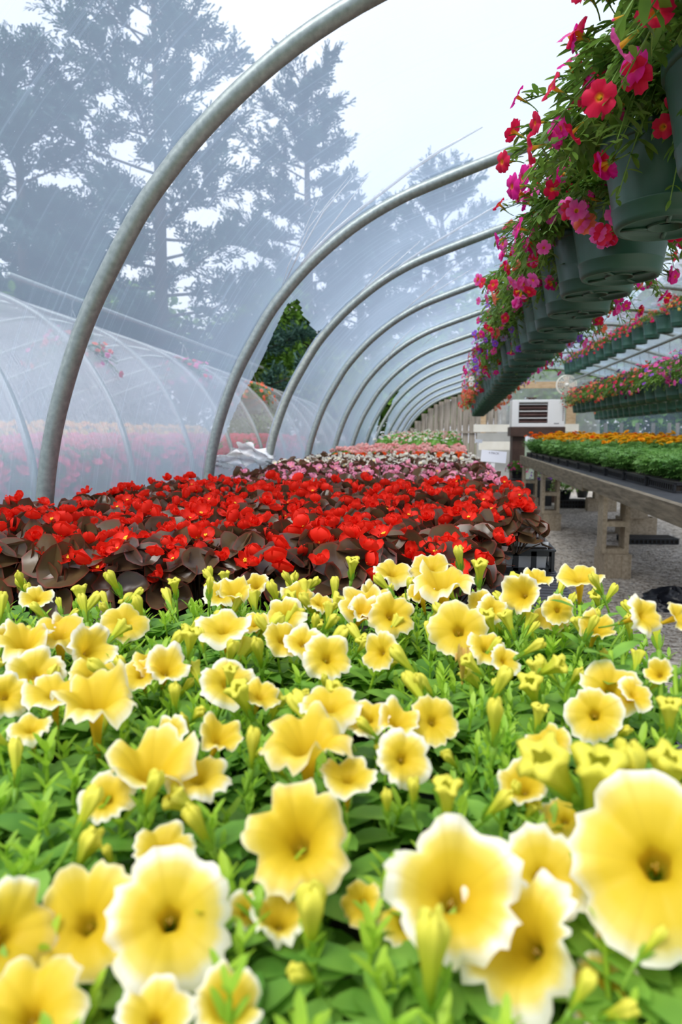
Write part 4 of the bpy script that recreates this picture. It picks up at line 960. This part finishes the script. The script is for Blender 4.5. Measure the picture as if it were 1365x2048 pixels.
tray(2.02,7.6,.002,'black tray lying on the gravel under the wooden table','trays on the gravel',rz=PI/2+.1)
# black plastic bag in the aisle
rr=random.Random(6); b=MB(); vs=[];n,m_=28,14
for j in range(m_+1):
    for i in range(n):
        th=2*PI*i/n; ph=PI/2*j/m_; r=.16*cos(ph)*(1+.18*sin(5*th+j)+.10*sin(11*th-2*j)); vs.append((r*1.3*cos(th),r*sin(th),.11*sin(ph)*(1+.25*sin(3*th+j*.7))))
b.add(vs,[(j*n+i,j*n+(i+1)%n,(j+1)*n+(i+1)%n,(j+1)*n+i) for j in range(m_) for i in range(n)])
o=b.build('plastic_bag',simple('black_film_plastic',(.010,.012,.018),(.02,.022,.03),rough=.28,scale=20,bump=.2)); p=onz(1352,1208,-ZC+.02); o.location=(p.x,p.y,0); tag(o,'crumpled black plastic bag lying on the gravel at the right edge','plastic bag')
# ------------------------------------------------------------------ the neighbouring tunnel outside
NX=-3.36  # its near foot mirrored from ours; profile runs away to the left
for k in range(13):
    Y=1.2+1.25*k; pts=[(-2.35-(x+1.19),Y,max(ZC+z+slope(Y),0)) for x,z in PR]; pts[0]=(pts[0][0],Y,0); pts[-1]=(pts[-1][0],Y,0)
    b=MB(); b.tube(pts,.024,8); tag(b.build('neighbour_hoop',M['galv']),'metal hoop of the neighbouring tunnel, %s from the camera'%ordn(k),'greenhouse hoop','metal hoops of the neighbouring tunnel')
b=MB(); vs=[];uv=[]; ny=90
for i in range(ny+1):
    Y=-.05+16.25*i/ny
    for j,(x,z) in enumerate(PR): 
        e=.03-.03*abs(sin(PI*(Y-1.2)/1.25)); vs.append((-2.35-(x+1.19)+e*.3,Y,max(ZC+z+slope(Y)+e,0.0))); uv.append((Y,ARC[j]))
n=len(PR); b.add(vs,[(i*n+j,i*n+j+1,(i+1)*n+j+1,(i+1)*n+j) for i in range(ny) for j in range(n-1)],0,uv)
tag(b.build('neighbour_film',M['film_n']),'milky plastic skin of the neighbouring tunnel outside on the left','plastic film')
fp=petal('outdoor_pink_petal',[(0,(.95,.02,.10)),(1,(.95,.04,.28))],vary=.2); fy=petal('outdoor_yellow_petal',[(0,(.95,.40,.03)),(1,(.98,.62,.06))],vary=.2)
def protomound(seed,R,H_,fm,fs):
    o=mound('flower_mound',0,0,0,R,H_,M['tleaf'],fm,seed,'x','flowers',nl=160,nf=75,fs=fs); ch=[c for c in o.children]; return o,ch
P1=protomound(31,.28,.36,fp,.062); P2=protomound(32,.28,.30,fy,.062)
def cp(P,x,y,z,lab,grp,used=[set()]):
    o,ch=P
    if id(o) not in used[0]: used[0].add(id(o)); r=o
    else:
        r=o.copy(); COL.objects.link(r)
        for c in ch: d=c.copy(); COL.objects.link(d); d.parent=r
    r.location=(x,y,z); r.rotation_euler=(0,0,rnd.random()*6.28); r['label']=lab; r['group']=grp
for i in range(24):
    y=2.9+.44*i; cp(P1,-2.95+rnd.uniform(-.05,.05),y,.68,'pink flowering mound on the near bench next door, %s from the camera'%ordn(i),'pink mounds in the neighbouring tunnel')
    if i%1==0: cp(P1,-3.55+rnd.uniform(-.05,.05),y+.2,.70,'pink flowering mound in the second line next door, %s from the camera'%ordn(i),'pink mounds in the neighbouring tunnel')
for i in range(20):
    y=4.2+.5*i; cp(P2,-5.1+rnd.uniform(-.05,.05),y,.93,'yellow flowering mound on the far bench next door, %s from the camera'%ordn(i),'yellow mounds in the neighbouring tunnel')
for (x0,x1,zz,lab) in((-4.0,-2.6,.68,'near bench inside the neighbouring tunnel'),(-5.5,-4.7,.93,'far bench inside the neighbouring tunnel')):
    r=empty('neighbour_bench',((x0+x1)/2,8.4,0)); tag(r,lab,'bench'); b=MB(); b.box((0,0,zz-.03),(x1-x0,11.4,.05)); b.build('top',M['wood'],r,False)
    for yy in(-5.4,-1.8,1.8,5.4):
        for s in(-1,1): b=MB(); b.box((s*((x1-x0)/2-.08),yy,(zz-.055)/2),(.09,.09,zz-.055)); b.build('leg',M['wood'],r,False)
rr=random.Random(15)
basket(-2.95,10.2,ZC+.30,['pyellow','coral','coral'],'hanging basket of orange flowers seen through the torn gap','baskets next door',rr,nfl=60,far=True,folh=1.1,sc=1.25)
basket(-3.0,5.3,ZC+.36,['hotpink','coral','crimson'],'hanging basket of pink flowers showing dimly through the film','baskets next door',rr,nfl=60,far=True,folh=1.2,sc=1.2)
basket(-3.1,7.9,ZC+.42,['hotpink','hotpink','crimson'],'second dim pink hanging basket in the neighbouring tunnel','baskets next door',rr,nfl=60,far=True,folh=1.2,sc=1.2)
pipe(-3.0,4.5,ZC+1.08,-3.0,11,ZC+1.05,'steel pipe the hanging baskets hang from in the neighbouring tunnel')
# ------------------------------------------------------------------ trees outside
import numpy as np
def quadmesh(name,P,D,Ln,wid,m):
    # many small slim quads at once
    n=len(P); rg=np.random.RandomState(n%9973); Dn=D/np.linalg.norm(D,axis=1)[:,None]; S=np.cross(Dn,rg.normal(size=(n,3))); S/=np.linalg.norm(S,axis=1)[:,None]
    L_=Ln[:,None]; W_=(Ln*wid)[:,None]; V=np.empty((n,4,3)); V[:,0]=P-S*W_*.4; V[:,1]=P+S*W_*.4; V[:,2]=P+Dn*L_+S*W_; V[:,3]=P+Dn*L_-S*W_
    me=bpy.data.meshes.new(name); me.vertices.add(4*n); me.vertices.foreach_set('co',V.reshape(-1)); me.loops.add(4*n); me.loops.foreach_set('vertex_index',np.arange(4*n,dtype=np.int32)); me.polygons.add(n); me.polygons.foreach_set('loop_start',np.arange(0,4*n,4,dtype=np.int32)); me.polygons.foreach_set('loop_total',np.full(n,4,dtype=np.int32)); me.materials.append(m); me.update(calc_edges=True); return me
def pine(x,y,H_,R,seed,lab,nb=64):
    rr=random.Random(seed); rg=np.random.RandomState(seed); r=empty('pine_tree',(x,y,0)); tag(r,lab,'tree','pine trees behind the tunnel'); b=MB(); PP=[];DD=[];LL=[]
    b.tube([(0,0,0),(.1,0,H_*.5),(0,.1,H_*.97)],[.22,.15,.02],8)
    for i in range(nb):
        q=(i+.5)/nb; h=H_*(.12+.80*q); a=i*2.4+rr.uniform(-.4,.4); Lb=R*(1-q)**.55*rr.uniform(.45,1.2)+.35; up=.20+1.0*q*q
        tip=np.array((cos(a)*Lb,sin(a)*Lb,h+Lb*up*rr.uniform(.5,1))); base=np.array((0,0,h)); mid=base*.5+tip*.5-np.array((0,0,Lb*.06))
        b.tube([base,mid,tip],[.05*(1-q)+.015,.03,.008],5,cap=False)
        # twigs, each a brush of needles
        nt_=int(10+Lb*9)
        for j in range(nt_):
            t=rr.uniform(.15,1.0)**.75; p=base+(mid-base)*2*t if t<.5 else mid+(tip-mid)*(2*t-1)
            dd=(tip-base)/np.linalg.norm(tip-base)*.8+np.array(rdir(rr,rr.uniform(-.3,1.0))); tl=rr.uniform(.3,.75)*(1.15-.5*t)*(.5+.3*Lb**.5)
            k=30; u=rg.rand(k)**.7; Pn=p+dd*tl*u[:,None]+rg.normal(size=(k,3))*.05; PP.append(Pn); DD.append(dd*.9+rg.normal(size=(k,3))*.55); LL.append(rg.uniform(.10,.22,k))
    b.build('trunk',M['bark'],r); link('foliage',quadmesh('foliage',np.concatenate(PP),np.concatenate(DD),np.concatenate(LL),.13,M['pine']),r)
def broad(x,y,H_,R,seed,lab,m,nl=7000,ls=.16,squash=1.0):
    rr=random.Random(seed); r=empty('leafy_tree',(x,y,0)); tag(r,lab,'tree','leafy trees behind the tunnel'); b=MB(); f=MB()
    b.tube([(0,0,0),(.1,0,H_*.35),(0,.05,H_*.7)],[.2,.13,.05],8)
    blobs=[]
    for i in range(22):
        d=rdir(rr,rr.uniform(-.5,1.4)); q=rr.uniform(.35,.8); c=Vector((d.x*R*q,d.y*R*q,H_*.58+d.z*H_*.34*q)); blobs.append((c,R*rr.uniform(.22,.4))); b.tube([(0,0,H_*.32),c],[.06,.015],4,cap=False)
    for i in range(nl):
        c,q=rr.choice(blobs); d=rdir(rr,math.asin(rr.uniform(-1,1))); p=c+d*q*rr.random()**.4; 
        leaf(f,p,d+rdir(rr,rr.uniform(-.6,.6)),Vector((0,0,1)),ls*rr.uniform(.7,1.2),ls*.6,seg=3)
    b.build('trunk',M['bark'],r); f.build('foliage',m,r,False)
pine(-7.7,18,14.5,3.7,1,'tall pine in the middle left, its top cut by the frame')
pine(-11.3,17.5,11.6,3.5,2,'broad dark pine at the far left edge')
pine(-4.9,23.5,13.4,3.2,3,'slimmer pine right of the nearest hoop')
pine(-.6,30,12.4,3.8,4,'distant pine behind the hanging flowers',)
pine(-13.8,24,9.5,3.8,5,'lower pine between the two tall left pines')
pine(-3.6,27,9.8,4.0,6,'low pine above the torn gap')
broad(-5.5,21.5,6.0,2.6,11,'leafy green tree seen through the torn gap',M['tleaf'],nl=5200,ls=.2)
broad(-5.3,19.0,3.5,1.5,12,'pale yellow-green bush seen low through the torn gap',M['tleaf2'],nl=4000,ls=.14)
broad(-3.1,21,3.6,1.6,13,'leafy bush seen through the small far gap',M['tleaf2'],nl=3000,ls=.16)
for i,(x,y,h,R) in enumerate([(3.2,19.5,4.2,1.8),(5.4,20,4.4,2.0),(7.8,21,4.8,2.2),(10.5,22,5,2.4),(-13,15,6,3.0),(-16,20,7,3.5),(-10.5,22,6.5,3),(-19,16,8,4),(-8.5,28,7,3.5),(2.0,26,7,4),(6.5,24,6,3.5),(11,24,7,4),(-1.5,24,4.6,2.4)]):
    broad(x,y,h,R,40+i,'dim leafy tree in the background line, %s in the planting'%ordn(i),M['tleaf'],nl=3500,ls=.3)

def hedge(x0,x1,y,H_,seed,lab,m,nl=9000):
    rr=random.Random(seed); r=empty('hedge',((x0+x1)/2,y,0)); tag(r,lab,'hedge'); f=MB(); b=MB(); W_=x1-x0
    k=int(W_/.8)
    for i in range(k): xx=-W_/2+.4+i*.8; b.tube([(xx,0,0),(xx+.05,0,H_*.7)],[.04,.015],5,cap=False)
    for i in range(nl):
        xx=rr.uniform(-W_/2,W_/2); h=H_*(.8+.12*sin(xx*2.1)+.08*sin(xx*5.3)); a=rr.random()
        p=Vector((xx,rr.uniform(-.45,.45),h*rr.random()**.8)); leaf(f,p,rdir(rr,rr.uniform(-.5,1.2)),Vector((0,0,1)),.22*rr.uniform(.7,1.3),.15,seg=3)
    b.build('stems',M['bark'],r); f.build('foliage',m,r,False)
hedge(2.6,13,18.2,2.3,1,'dark green hedge behind the right end of the tunnel',M['tleaf'])
hedge(-17,-.5,23,2.8,2,'long dark hedge in the distance behind the left film',M['tleaf'],nl=11000)
